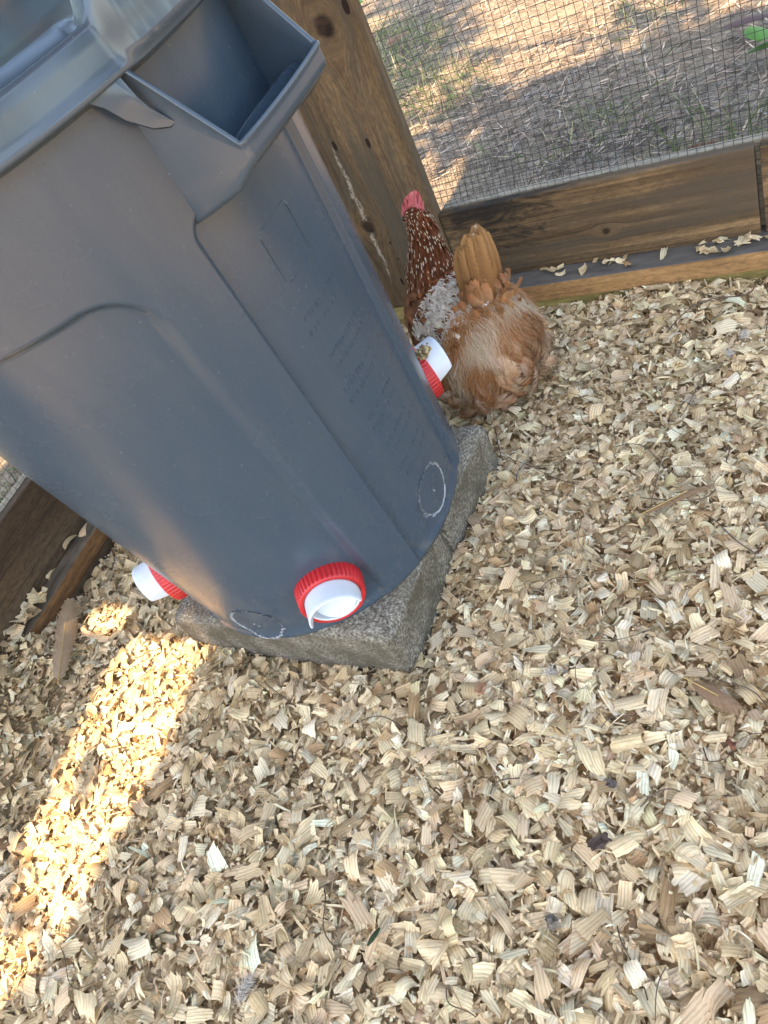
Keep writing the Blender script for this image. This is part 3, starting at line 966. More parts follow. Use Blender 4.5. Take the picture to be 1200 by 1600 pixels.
def top_shavings():
    g = np.random.default_rng(33)
    var = variant_meshes(64, g, (.020, .038), (.012, .024))
    # spread 300 over the part of the bed that shows, nearer ones first
    pts = []
    tries = 0
    while len(pts) < 226 and tries < 60000:
        tries += 1
        ix, iy = g.uniform(-10, 1210), 1600 - abs(g.normal(0, 520))
        if iy < 470: continue
        d = np.array([ix - 600, iy - 800, 1216]) @ M3.T
        p = np.array([0, 0, CAM_H]) - d * (CAM_H / d[2])
        x, y = p[:2]
        if y > 1.215 or x < -1.235 - .083 * (y - .42): continue
        if -.96 < x < -.46 and .37 < y < .87: continue
        if (x + .66) ** 2 + (y - 1.05) ** 2 < .03: continue
        if any((x - a) ** 2 + (y - b) ** 2 < .024 ** 2 for a, b in pts): continue
        pts.append((x, y))
    n = len(pts)
    xy = np.array(pts)
    Rm = rotm(g.uniform(0, 6.283, n), np.abs(g.normal(0, .30, n)).clip(0, .9), g.uniform(0, 6.283, n))
    z = bed_h(xy[:, 0], xy[:, 1]) + .0075 + g.uniform(0, .004, n)
    for i in range(n):
        me = var[i % len(var)][0]
        m = Matrix(Rm[i].tolist()).to_4x4()
        m.translation = (xy[i, 0], xy[i, 1], z[i])
        sc = g.uniform(.82, 1.12)
        obj('wood_shaving', me, None, BED, m @ Matrix.Diagonal((sc, sc, sc, 1)))
    # the ones fallen on the wall's ledges
    sm = variant_meshes(10, g, (.012, .026), (.008, .016))
    led = [(-.10 - .42 * g.random() ** 1.5, g.choice([1.243, 1.258, 1.268]) + g.normal(0, .004)) for _ in range(34)]
    for i, (x, y) in enumerate(led):
        me = sm[i % 10][0]
        m = Matrix(rotm(np.array([g.uniform(0, 6.28)]), np.array([abs(g.normal(0, .25))]), np.array([g.uniform(0, 6.28)]))[0].tolist()).to_4x4()
        m.translation = (x, y, .0575 + g.uniform(0, .003))
        obj('wood_shaving', me, None, BED, m)
    for i in range(40):
        y = .47 - abs(g.normal(0, .13)) if i < 34 else g.uniform(.40, .62)
        x = -1.262 - .083 * (y - .42) - g.uniform(.004, .036)
        me = (sm + var[:20])[g.integers(0, 30)][0]
        m = Matrix(rotm(np.array([g.uniform(0, 6.28)]), np.array([abs(g.normal(0, .45))]), np.array([g.uniform(0, 6.28)]))[0].tolist()).to_4x4()
        m.translation = (x, y, .0600 + g.uniform(0, .012) + max(0, .30 - y) * .05)
        obj('wood_shaving', me, None, BED, m)
scatter_shavings()
top_shavings()

# ================================================================== HEN
def blades(root, d, nrm, L, W, c0, c1, bend, nu=6, shape='ovate', cup=.18, rag=0.0, g=None, mid=None):
    """feather vanes: root (n,3), unit direction d, face normal nrm, colours at base c0 and tip c1"""
    n = len(root)
    g = g or np.random.default_rng(1)
    d = d / np.linalg.norm(d, axis=1, keepdims=True)
    s = np.cross(nrm, d); s /= np.linalg.norm(s, axis=1, keepdims=True) + 1e-9
    nn = np.cross(d, s)
    t = np.linspace(0, 1, nu + 1)
    if shape == 'ovate': w = np.sin(np.pi * (t * .86 + .08)) ** .8
    elif shape == 'round': w = np.where(t < .7, .45 + .55 * np.sin(t / .7 * np.pi / 2), np.sqrt(np.clip(1 - ((t - .7) / .31) ** 2, 0, 1)))
    else: w = np.sin(np.pi * (t * .8 + .03)) * (1 - t * .45)
    vs = np.array([-1, -.5, 0, .5, 1.0])
    P = np.zeros((n, nu + 1, 5, 3)); C = np.zeros_like(P); G = np.zeros_like(P)
    off = g.uniform(0, 500, n)
    for a, tt in enumerate(t):
        ang = bend * tt
        cen = root + d * (L * tt * np.cos(ang * .5))[:, None] - nn * (L * tt * np.sin(ang * .5))[:, None]
        for b, v in enumerate(vs):
            ww = W * .5 * w[a] * v * (1 + (g.normal(0, rag, n) if rag else 0))
            P[:, a, b] = cen + s * ww[:, None] - nn * (np.abs(v) ** 2 * W * .5 * w[a] * cup)[:, None] + (d * (g.normal(0, rag, n) * L * .1)[:, None] if rag and abs(v) == 1 else 0)
            k = tt ** 1.3
            col = c0 * (1 - k) + c1 * k
            if mid is not None and v == 0: col = mid * .6 + col * .4
            C[:, a, b] = col
            G[:, a, b, 0] = off + np.abs(v) * W * 500; G[:, a, b, 1] = off * 1.3 + tt * L * 1000 - np.abs(v) * W * 400; G[:, a, b, 2] = off
    k = (nu + 1) * 5
    q = grid_quads(nu + 1, 5)
    Q = (q[None] + np.arange(n)[:, None, None] * k).reshape(-1, 4)
    return P.reshape(-1, 3), Q, C.reshape(-1, 3), G.reshape(-1, 3)

def barbs(root, d, nrm, L, wd, c0, c1, bend):
    """fine soft barbs: narrow tapering strips, three segments each"""
    n = len(root)
    d = d / np.linalg.norm(d, axis=1, keepdims=True)
    s = np.cross(nrm, d); s /= np.linalg.norm(s, axis=1, keepdims=True) + 1e-9
    nn = np.cross(d, s)
    P = np.zeros((n, 4, 2, 3)); C = np.zeros_like(P)
    for a, tt in enumerate((0, .34, .68, 1.0)):
        ang = bend * tt * .6
        cen = root + d * (L * tt * np.cos(ang))[:, None] - nn * (L * tt * np.sin(ang))[:, None]
        w_ = wd * (1.0, .9, .6, .12)[a]
        for b, v in enumerate((-1, 1)):
            P[:, a, b] = cen + s * (w_ * v)
            C[:, a, b] = c0 * (1 - tt) + c1 * tt
    q = grid_quads(4, 2)
    Q = (q[None] + np.arange(n)[:, None, None] * 8).reshape(-1, 4)
    return P.reshape(-1, 3), Q, C.reshape(-1, 3), P.reshape(-1, 3) * 1000

def vanes(root, d, nrm, L, W, c0, c1, bend, g, nb=16, cup=.3, frayed=.12, blunt=True, thick=1.0, shaft=None):
    """whole feathers made of barbs on both sides of a curved shaft"""
    n = len(root)
    d = d / np.linalg.norm(d, axis=1, keepdims=True)
    s = np.cross(nrm, d); s /= np.linalg.norm(s, axis=1, keepdims=True) + 1e-9
    nn = np.cross(d, s)
    t = (np.arange(nb) + .5) / nb * .97
    prof = (np.where(t < .62, .42 + .58 * np.sin(t / .62 * np.pi / 2), np.sqrt(np.clip(1 - ((t - .62) / .385) ** 2, 0, 1))) if blunt else np.sin(np.pi * (t * .86 + .08)))
    R_, D_, N_, L_, A_, B_, E_, W_ = [], [], [], [], [], [], [], []
    for a in range(nb):
        ang = bend * t[a]
        p = root + d * (L * t[a] * np.cos(ang * .5))[:, None] - nn * (L * t[a] * np.sin(ang * .5))[:, None]
        da = d * np.cos(ang)[:, None] - nn * np.sin(ang)[:, None]
        na = nn * np.cos(ang)[:, None] + d * np.sin(ang)[:, None]
        k = np.clip(t[a] * 1.25 - .1, 0, 1) ** 1.2
        col = c0 * (1 - k) + c1 * k
        for sg in (-1, 1):
            open_ = .95 - .55 * t[a]
            bd = s * (sg * open_) + da * (1.05 - .4 * open_) + g.normal(0, frayed, (n, 3)) - na * (cup * .25)
            R_.append(p + na * g.normal(0, .0004, (n, 1))); D_.append(bd); N_.append(na)
            L_.append(W * .5 * prof[a] * 1.12 * g.uniform(.82, 1.15, n)); A_.append(col * (shaft if shaft is not None else 1.0)); B_.append(col * g.normal(1.03, .07, (n, 1)))
            E_.append(np.full(n, cup * 1.6)); W_.append(L / nb * .62 * thick)
    cat = np.concatenate
    return barbs(cat(R_), cat(D_), cat(N_), cat(L_), cat(W_)[:, None], cat(A_), cat(B_), cat(E_))

def merge(parts):
    V_, Q_, C_, G_, b = [], [], [], [], 0
    for v, q, c, g_ in parts:
        V_.append(v); Q_.append(q + b); C_.append(c); G_.append(g_); b += len(v)
    return np.concatenate(V_), np.concatenate(Q_), np.concatenate(C_), np.concatenate(G_)

def fmesh(name, parts):
    v, q, c, g_ = merge(parts) if isinstance(parts, list) else parts
    return npmesh(name, v, q, {'tint': c.clip(.004, .9), 'grain': g_})

def hen():
    g = np.random.default_rng(44)
    e = empty('hen', (-.590, 1.035, 0), 'russet brown hen with white speckled neck seen from behind in the corner', 'hen')
    e.rotation_euler = (0, 0, R(140)); e.scale = (.95, .95, .97)
    A = lambda *c: np.array(c, float)
    st = np.array([(-.150, .095, .004, .004), (-.138, .098, .050, .050), (-.118, .105, .078, .078), (-.08, .112, .094, .092), (-.03, .118, .099, .096),
                   (.02, .125, .094, .092), (.07, .138, .078, .080), (.10, .150, .056, .062), (.122, .158, .03, .036), (.131, .16, .003, .003)])
    def ell(F):
        return [np.interp(F, st[:, 0], st[:, k]) for k in (1, 2, 3)]
    def spt(F, ph):
        zc, hw, hh = ell(F)
        p = np.stack([F, hw * np.sin(ph), zc + hh * np.cos(ph)], -1)
        n = np.stack([F * 0 + np.clip((F + .0) * 2.2, -.6, .6), np.sin(ph) / np.maximum(hw, .02), np.cos(ph) / np.maximum(hh, .02)], -1)
        n[:, 1:] *= .08
        return p, n / np.linalg.norm(n, axis=1, keepdims=True)
    # neck spine (F, L, Z, radius)
    nk = np.array([(.050, .0, .165, .066), (.058, -.004, .200, .056), (.062, -.010, .235, .042), (.064, -.016, .265, .032), (.066, -.020, .288, .026),
                   (.072, -.022, .306, .0235), (.086, -.023, .314, .019), (.098, -.023, .313, .010)])
    bm = bmesh.new()
    def loft(rings):
        prev = None; first = None
        for ring in rings:
            vs = [bm.verts.new(p) for p in ring]
            if prev:
                for a in range(len(vs)):
                    b = (a + 1) % len(vs)
                    bm.faces.new((prev[a], prev[b], vs[b], vs[a]))
            else: bm.faces.new(vs[::-1])
            prev = vs
        bm.faces.new(prev)
    ph = np.linspace(0, 2 * np.pi, 33)[:-1]
    loft([np.stack([np.full(32, s[0]), s[2] * np.sin(ph), s[1] + s[3] * np.cos(ph)], -1) for s in st])
    ctr = nk[:, :3]; tg = np.gradient(ctr, axis=0)
    rings = []
    for c_, t_, r_ in zip(ctr, tg, nk[:, 3]):
        t_ = t_ / np.linalg.norm(t_); s_ = np.cross(t_, A(0, 1, 0)); s_ /= np.linalg.norm(s_); b_ = np.cross(s_, t_)
        rings.append(c_ + r_ * .86 * (np.cos(ph)[:, None] * b_ + np.sin(ph)[:, None] * s_))
    loft(rings)
    bmesh.ops.recalc_face_normals(bm, faces=bm.faces[:])
    me = bpy.data.meshes.new('hen_body'); bm.to_mesh(me); bm.free()
    body = obj('body', me, MAT['henskin'], e)
    rm = body.modifiers.new('remesh', 'REMESH'); rm.mode = 'VOXEL'; rm.voxel_size = .006
    sm = body.modifiers.new('smooth', 'SMOOTH'); sm.iterations = 4
    body.modifiers['remesh'].use_smooth_shade = True

    def jit(c, n, s=.16): return (np.asarray(c)[None] * g.normal(1, s, (n, 1)).clip(.5, 1.6) * g.normal(1, .04, (n, 3)))
    def region(n, F0, F1, p0, p1):
        F = g.uniform(F0, F1, n); p_ = g.uniform(R(p0), R(p1), n)
        o = np.argsort(F); F, p_ = F[o], p_[o]
        P, N = spt(F, p_)
        return F, p_, P, N
    def lay(P, N, n, down=.25, lift=.22, side=.15):
        d = np.stack([np.full(n, -1.0), g.normal(0, side, n), -np.full(n, down)], -1)
        d -= N * (d * N).sum(1, keepdims=True)
        d /= np.linalg.norm(d, axis=1, keepdims=True)
        return d + N * g.normal(lift, .06, n)[:, None]
    parts = []
    # shoulders, wings and flanks: dark russet
    for p0, p1, n in ((-115, -38, 300), (30, 118, 380)):
        F, p_, P, N = region(n, -.075, .125, p0, p1)
        base = jit((.135, .043, .014), n, .22); tip = jit((.235, .085, .028), n, .25)
        parts.append(vanes(P + N * .001, lay(P, N, n, .22, .10, .14), N, g.uniform(.030, .050, n), g.uniform(.016, .026, n), base, tip, g.normal(.35, .2, n), g, 12, .25, .10))
    n = 190
    F, p_, P, N = region(n, .0, .115, -45, 45)
    parts.append(vanes(P + N * .001, lay(P, N, n, .1, .12), N, g.uniform(.026, .042, n), g.uniform(.015, .024, n), jit((.12, .038, .013), n), jit((.22, .075, .025), n), g.normal(.35, .2, n), g, 12, .25, .10))
    obj('wing_feathers', fmesh('wing_feathers', parts), MAT['feather'], e)['kind'] = 'stuff'
    # pale saddle patch
    parts = []
    n = 230
    F, p_, P, N = region(n, -.085, .004, -14, 62)
    wht = (np.sin(F * 70 + p_ * 4) + g.normal(0, .6, n)) > -.85
    c1 = np.where(wht[:, None], jit((.72, .62, .50), n, .08), jit((.34, .16, .075), n, .2))
    c0 = np.where(wht[:, None], jit((.46, .36, .29), n, .12), jit((.22, .09, .04), n, .2))
    parts.append(vanes(P + N * .004, lay(P, N, n, .12, .16, .35), N, g.uniform(.020, .034, n), g.uniform(.012, .020, n), c0, c1, g.normal(.6, .35, n), g, 16, .35, .12, True, 1.4))
    n = 700
    F, p_, P, N = region(n, -.088, .006, -16, 64)
    parts.append(barbs(P + N * .008, lay(P, N, n, .1, .25, .5), N, g.uniform(.008, .022, n), .0011, jit((.58, .48, .38), n), jit((.68, .58, .47), n), g.normal(.7, .5, n)))
    obj('saddle_feathers', fmesh('saddle_feathers', parts), MAT['feather'], e)['kind'] = 'stuff'
    # rump and vent fluff: soft buff plumage with pale roots showing in patches
    parts = []
    def tone(F, p_, n):
        v = np.sin(F * 95 + 1.5 * np.sin(p_ * 2.3 + .6)) + .55 * np.sin(p_ * 5.1 + F * 60) + g.normal(0, .30, n)
        k = np.clip(v * .8 + .12, 0, 1)[:, None]
        return jit((.40, .185, .078), n, .13) * (1 - k) + jit((.60, .455, .325), n, .07) * k
    def fan(n):
        F, p_, P, N = region(n, -.149, -.045, -150, 150)
        ok_ = (F < -.080) | (np.abs(p_ - .3) > 1.05)
        F = np.where(ok_, F, g.uniform(-.148, -.085, n)); P, N = spt(F, p_)
        N2 = N + np.array([-.55, 0, 0]); N2 /= np.linalg.norm(N2, axis=1, keepdims=True)
        d = np.stack([np.full(n, -.55), np.sin(p_) * .60 + .25 * np.sin(F * 80 + p_ * 4), np.cos(p_) * .10 - .62 + .2 * np.sin(p_ * 7)], -1) + g.normal(0, .16, (n, 3))
        d -= N2 * (d * N2).sum(1, keepdims=True) * .8
        return F, p_, P, N2, d
    n = 230
    F, p_, P, N2, d = fan(n)
    k = np.clip(.22 + .45 * np.sin(F * 95 + 1.5 * np.sin(p_ * 2.3 + .6)) + g.normal(0, .22, n), 0, 1)[:, None]
    c1 = jit((.37, .160, .062), n, .15) * (1 - k) + jit((.52, .36, .26), n, .08) * k
    c0 = jit((.58, .43, .31), n, .08)
    parts.append(vanes(P + N2 * g.uniform(.000, .005, n)[:, None], d + N2 * g.normal(.07, .05, n)[:, None], N2, g.uniform(.036, .058, n), g.uniform(.032, .048, n), c0, c1, g.normal(.95, .22, n), g, 30, .48, .06, True, 1.5))
    n = 9000
    F, p_, P, N2, d = fan(n)
    c = tone(F, p_, n)
    parts.append(barbs(P + N2 * g.uniform(.006, .015, n)[:, None], d + N2 * g.normal(.14, .10, n)[:, None], N2, g.uniform(.014, .034, n), .00045, c * .9, c * 1.08, g.normal(1.0, .5, n)))
    obj('rump_fluff', fmesh('rump_fluff', parts), MAT['feather'], e)['kind'] = 'stuff'
    # neck hackle: narrow, pointed, cream tips
    n = 1100
    tt = np.sort(1 - g.uniform(0, 1, n) ** 1.1 * .99)[::-1]
    seg = tt * 6.1
    c_ = np.stack([np.interp(seg, np.arange(8), nk[:, k]) for k in range(3)], -1); r_ = np.interp(seg, np.arange(8), nk[:, 3])
    ang = g.uniform(0, 2 * np.pi, n)
    tdir = np.stack([np.interp(seg, np.arange(8), tg[:, k]) for k in range(3)], -1); tdir /= np.linalg.norm(tdir, axis=1, keepdims=True)
    s_ = np.cross(tdir, np.array([0, 1., 0])); s_ /= np.linalg.norm(s_, axis=1, keepdims=True); b_ = np.cross(s_, tdir)
    N = np.cos(ang)[:, None] * b_ + np.sin(ang)[:, None] * s_
    P = c_ + N * r_[:, None] * .92
    d = -tdir + N * (.30 + .20 * (1 - tt))[:, None] + g.normal(0, .06, (n, 3))
    Lh = .018 + .020 * (1 - tt) + g.uniform(0, .006, n); Wh = .0055 + .004 * (1 - tt)
    dark = jit((.125, .034, .011), n, .22)
    hk = blades(P, d, N, Lh, Wh, dark, dark * 1.25, g.normal(.35, .15, n), 5, 'point', .2, 0, g)
    # cream flecks along the shaft near the tip
    fl = g.random(n) < .62
    m = fl.sum()
    dn = d / np.linalg.norm(d, axis=1, keepdims=True)
    Pf = P[fl] + dn[fl] * (Lh[fl] * .52)[:, None] + N[fl] * .0016 - N[fl] * 0
    flk = blades(Pf, dn[fl] - N[fl] * .12, N[fl], Lh[fl] * g.uniform(.10, .28, m), Wh[fl] * g.uniform(.16, .36, m), jit((.56, .42, .29), m, .15), jit((.60, .48, .35), m, .15), np.zeros(m), 3, 'ovate', .1, 0, g)
    obj('neck_hackle', fmesh('neck_hackle', [hk, flk]), MAT['feather'], e)['kind'] = 'stuff'
    # tail: upright folded feathers, each its own part
    for k in range(9):
        f = (k - 4) / 4
        inner = 1 - abs(f)
        rt = A(-.076 - .016 * inner, -.022 + f * .022, .148 - .004 * abs(f))
        d = A(-.30 - .05 * inner, -.13 + f * .20, .94)
        nr = A(-.92, f * .55 + .05, -.25)
        L_ = .170 - .022 * abs(f) ** 1.5 + g.normal(0, .004)
        sh = (1.0, .80, 1.12, .72, 1.0, .84, 1.15, .75, .95)[k]
        c0 = A(.13, .045, .016); c1 = A(.39, .195, .074) * sh
        m_ = A(.66, .52, .40) if k in (3, 5) else A(.17, .07, .028)
        p1 = blades(rt[None], d[None], nr[None], np.array([L_]), np.array([.040]), c0[None], c1[None], np.array([.55 + .25 * g.random()]), 18, 'round', .34, .012, g, mid=m_[None])
        fr = np.repeat(rt[None], 1, 0)
        p2 = vanes(rt[None] - nr[None] * .0008, d[None], nr[None], np.array([L_]), np.array([.041]), c0[None], c1[None] * .92, np.array([.60]), g, 50, .40, .03, True, .8)
        obj('tail_feather', fmesh('tail_feather', [p1, p2]), MAT['feather'], e)
    n = 120   # coverts hugging the tail base
    a_ = g.uniform(-1, 1, n)
    rt = np.stack([-.075 - g.uniform(0, .030, n), -.020 + a_ * .036, .155 + g.uniform(-.03, .045, n)], -1)
    d = np.stack([-.50 + g.normal(0, .15, n), a_ * .55, .45 + g.normal(0, .3, n)], -1)
    N = np.stack([np.full(n, -.8), a_ * .8, np.full(n, .2)], -1)
    cv = vanes(rt, d, N, g.uniform(.032, .052, n), g.uniform(.020, .030, n), jit((.42, .24, .13), n), jit((.34, .150, .062), n), g.normal(.75, .15, n), g, 24, .40, .05, True, 1.3)
    obj('tail_coverts', fmesh('tail_coverts', cv), MAT['feather'], e)['kind'] = 'stuff'
    # comb: serrated upright blade along the head
    bm = bmesh.new()
    prof = [(-.024, .0), (-.027, .016), (-.021, .010), (-.020, .027), (-.014, .013), (-.011, .033), (-.004, .015), (.000, .034), (.007, .015), (.011, .030), (.016, .012), (.020, .021), (.025, .008), (.028, .0)]
    for sd_ in (-1, 1):
        pass
    lo = [bm.verts.new((x, -.0030, z)) for x, z in prof]; hi = [bm.verts.new((x, .0030, z)) for x, z in prof]
    bm.faces.new(lo); bm.faces.new(hi[::-1])
    for a in range(len(prof)):
        b = (a + 1) % len(prof)
        bm.faces.new((lo[b], lo[a], hi[a], hi[b]))
    bmesh.ops.triangulate(bm, faces=bm.faces[:])
    bmesh.ops.recalc_face_normals(bm, faces=bm.faces[:])
    for v in bm.verts:
        v.co.y *= 1 - min(1, v.co.z / .034) * .6
        v.co.y += .004 * math.sin(v.co.x * 120) * v.co.z / .03
        v.co.x -= v.co.z * .25
    me = bpy.data.meshes.new('comb'); bm.to_mesh(me); bm.free()
    cb = obj('comb', me, MAT['skinred'], e, T(Vector((.074, -.022, .318))) @ Matrix.Rotation(R(38), 4, 'Z') @ Matrix.Diagonal((.80, 1.7, 1.05, 1)))
    # beak, eyes, wattles
    def blob(name, loc, sc, mat, rot=None):
        bm = bmesh.new(); bmesh.ops.create_uvsphere(bm, u_segments=14, v_segments=10, radius=1)
        for v in bm.verts: v.co = Vector((v.co.x * sc[0], v.co.y * sc[1], v.co.z * sc[2]))
        me = bpy.data.meshes.new(name); bm.to_mesh(me); bm.free()
        for p in me.polygons: p.use_smooth = True
        m_ = T(Vector(loc))
        if rot: m_ = m_ @ rot
        return obj(name, me, mat, e, m_)
    bm = bmesh.new(); bmesh.ops.create_cone(bm, segments=12, radius1=.008, radius2=.001, depth=.024, cap_ends=True)
    me = bpy.data.meshes.new('beak'); bm.to_mesh(me); bm.free()
    obj('beak', me, MAT['horn'], e, T(Vector((.112, -.023, .309))) @ Matrix.Rotation(R(104), 4, 'Y'))
    for s_ in (-1, 1):
        blob('eye', (.086, -.023 + s_ * .0185, .315), (.0045, .003, .0045), MAT['eye'])
        blob('wattle', (.094, -.023 + s_ * .010, .293), (.006, .0035, .013), MAT['skinred'])
    # legs and toes under the fluff
    for s_ in (-1, 1):
        bm = bmesh.new()
        def tube(a, b, r0, r1):
            a, b = Vector(a), Vector(b); dd = (b - a)
            m_ = T((a + b) / 2) @ dd.to_track_quat('Z', 'Y').to_matrix().to_4x4()
            bmesh.ops.create_cone(bm, segments=10, radius1=r0, radius2=r1, depth=dd.length, cap_ends=True, matrix=m_)
        y = .045 * s_
        tube((.0, y, .085), (.012, y, .012), .008, .006)
        for a in (-28, 0, 28):
            tube((.012, y, .012), (.012 + .045 * math.cos(R(a)), y + .045 * math.sin(R(a)), .004), .005, .0025)
        tube((.012, y, .012), (-.012, y, .004), .005, .0025)
        me = bpy.data.meshes.new('leg'); bm.to_mesh(me); bm.free()
        obj('leg', me, MAT['horn'], e)
    return e
hen()

# ================================================================== SMALL THINGS ON THE BEDDING
def gpt(px, py, z=.006):
    d = M3 @ np.array([px - 600, py - 800, 1216.0])
    p = np.array([0, 0, CAM_H]) + d * ((z - CAM_H) / d[2])
    return p

def feather(px0, px1, width, c0, c1, label, seed, z=.022, lift=.008, bend=.3, nrm=(.1, -.1, 1.0)):
    g = np.random.default_rng(seed)
    a = gpt(*px0, z); b = gpt(*px1, z)
    d = b - a; L_ = np.linalg.norm(d); d /= L_; d[2] += lift / L_
    p = vanes(np.zeros((1, 3)), d[None], np.array([nrm]), np.array([L_]), np.array([width]), np.array([c0]), np.array([c1]), np.array([bend]), g, 60, .25, .018, True, 1.9)
    e = obj('feather', fmesh('feather', p), MAT['feather'])
    e.location = a
    tag(e, label, 'feather', 'loose feathers on the bedding')
    v = np.stack([-d * .012, d * L_ * .3, d * L_ * .6]) + np.array([0, 0, .0010])
    vv, qq = wire_bars([v], .0008)
    obj('quill', npmesh('quill', vv, qq), MAT['horn'], e)
    return e
feather((92, 1060), (126, 935), .056, (.46, .33, .22), (.50, .35, .22), 'broad tan feather leaning by the left kick board ledge', 1, .034, .03, .3, (.75, -.45, .5))
feather((1010, 800), (1118, 752), .016, (.26, .16, .09), (.30, .19, .11), 'narrow dark brown feather lying among the stems on the right', 2)
feather((1082, 1066), (1150, 1102), .030, (.25, .15, .09), (.28, .17, .10), 'small dull brown feather half covered by shavings at the right', 3, .016, .0)

def down(px, label, seed, size=.03):
    g = np.random.default_rng(seed)
    n = 420
    p = gpt(*px, .014)
    ax = g.normal(0, 1, 3); ax[2] = .25; ax /= np.linalg.norm(ax)
    t = g.uniform(0, 1, (n, 1))
    root = ax * t * size * .7 + g.normal(0, .0008, (n, 3))
    d = ax * .7 + g.normal(0, .55, (n, 3)); d[:, 2] = np.abs(d[:, 2]) * .5
    c = np.tile(np.array([[.64, .585, .52]]), (n, 1)) * g.normal(1, .06, (n, 1))
    b = barbs(root, d, g.normal(0, 1, (n, 3)), g.uniform(.3, 1, n) * size * .42, .00032, c, c, g.normal(1.2, .9, n))
    o = obj('down_feather', fmesh('down_feather', b), MAT['feather'])
    o.location = p
    tag(o, label, 'down feather', 'white down on the bedding')
down((372, 1562), 'white down tuft at the bottom edge of the bedding', 1, .034)
down((1160, 520), 'white down tuft below the right end of the ledge', 2, .026)
down((1135, 548), 'small grey white down near the ledge on the right', 3, .018)
down((885, 1052), 'grey down clump on shavings right of the nearer block', 4, .03)
down((122, 892), 'pale purplish down against the left ledge board', 5, .026)

def stems():
    g = np.random.default_rng(77)
    mt = plain('dry_stem', (.085, .055, .04), .8, .4, 80)
    spots = [((905, 640), (925, 720)), ((880, 610), (960, 690)), ((1000, 770), (1140, 690)), ((960, 690), (1100, 740)), ((1010, 800), (1180, 600)), ((1120, 580), (1190, 700)),
             ((905, 1000), (1020, 975)), ((930, 860), (880, 780)), ((1030, 900), (1190, 845)), ((1040, 520), (1180, 430)), ((1120, 440), (1195, 520)), ((780, 700), (900, 745)), ((770, 660), (860, 720)),
             ((905, 1080), (960, 985)), ((1100, 1030), (1195, 1090)), ((740, 1000), (755, 945)), ((760, 1250), (830, 1200)), ((940, 1140), (1010, 1110)), ((960, 1440), (1010, 1560)), ((1020, 1590), (1040, 1500)),
             ((260, 1190), (330, 1110)), ((410, 1060), (480, 1140)), ((150, 1400), (190, 1320)), ((500, 1380), (520, 1480)), ((90, 1480), (170, 1520)), ((560, 1130), (650, 1170)), ((690, 1540), (740, 1590)),
             ((1080, 1180), (1190, 1140)), ((1000, 1260), (1120, 1290)), ((840, 930), (900, 900)), ((960, 560), (1030, 610)), ((1060, 640), (1190, 560)), ((880, 700), (840, 800)), ((1100, 800), (1180, 860))]
    for i, (a, b) in enumerate(spots):
        p0 = gpt(*a, .018); p1 = gpt(*b, .018)
        L_ = np.linalg.norm(p1 - p0)
        t = np.linspace(0, 1, 14)[:, None]
        sd = np.array([-(p1 - p0)[1], (p1 - p0)[0], 0])
        p = p0 * (1 - t) + p1 * t + sd * np.sin(np.pi * t) * g.normal(0, .22) + sd * np.sin(2 * np.pi * t) * g.normal(0, .08)
        p[:, 2] = bed_h(p[:, 0], p[:, 1]) + .010 + .007 * np.sin(np.pi * t[:, 0] * g.uniform(.8, 2.5)) + (.03 if i in (9, 10) else .0) * np.sin(np.pi * t[:, 0])
        v, q = wire_bars([p - p0], g.uniform(.0004, .0008) * (1.5 if i in (2, 9) else 1))
        o = obj('dry_stem', npmesh('dry_stem', v, q), mt)
        o.location = p0
        tag(o, 'thin dark dry stem curving across the pale wood shavings', 'stem', 'dry stems strewn over the bedding')
stems()

def chip(px, size, col, label, seed, name='bark_chip', cat='bark chip'):
    g = np.random.default_rng(seed)
    bm = bmesh.new()
    bmesh.ops.create_cube(bm, size=1)
    bmesh.ops.subdivide_edges(bm, edges=bm.edges[:], cuts=3, use_grid_fill=True)
    for v in bm.verts:
        v.co = Vector((v.co.x * size[0], v.co.y * size[1], v.co.z * size[2]))
        v.co = v.co * (1 - .35 * (v.co.length / max(size)) ** 2)
        v.co += mnoise.noise_vector(v.co * 210 + Vector((seed, 0, 0))) * min(size) * .6
    me = bpy.data.meshes.new(name); bm.to_mesh(me); bm.free()
    o = obj(name, me, plain(name + '_wood', col, .9, .35, 160, .5, .2))
    o.location = gpt(*px, .017)
    o.rotation_euler = (g.normal(0, .25), g.normal(0, .25), g.uniform(0, 6))
    tag(o, label, cat)
chip((936, 1316), (.024, .010, .007), (.075, .05, .04), 'dark brown bark chip in the middle of the right bedding', 1)
chip((752, 1076), (.018, .012, .006), (.30, .16, .09), 'reddish wood chip just right of the nearer block corner', 2, 'wood_chip', 'wood chip')
chip((992, 1240), (.022, .010, .004), (.36, .22, .12), 'orange tan wood chip on the bedding at right', 3, 'wood_chip', 'wood chip')
chip((1142, 1162), (.010, .008, .005), (.17, .07, .04), 'tiny red brown bark crumb by the dull brown feather', 4)
chip((955, 1225), (.010, .007, .006), (.09, .075, .065), 'grey black crumb of dirt beside the orange tan wood chip', 5, 'dirt_crumb', 'dirt')
chip((862, 1440), (.013, .010, .009), (.16, .13, .105), 'brown grey dropping low on the right bedding', 6, 'dropping', 'dropping')

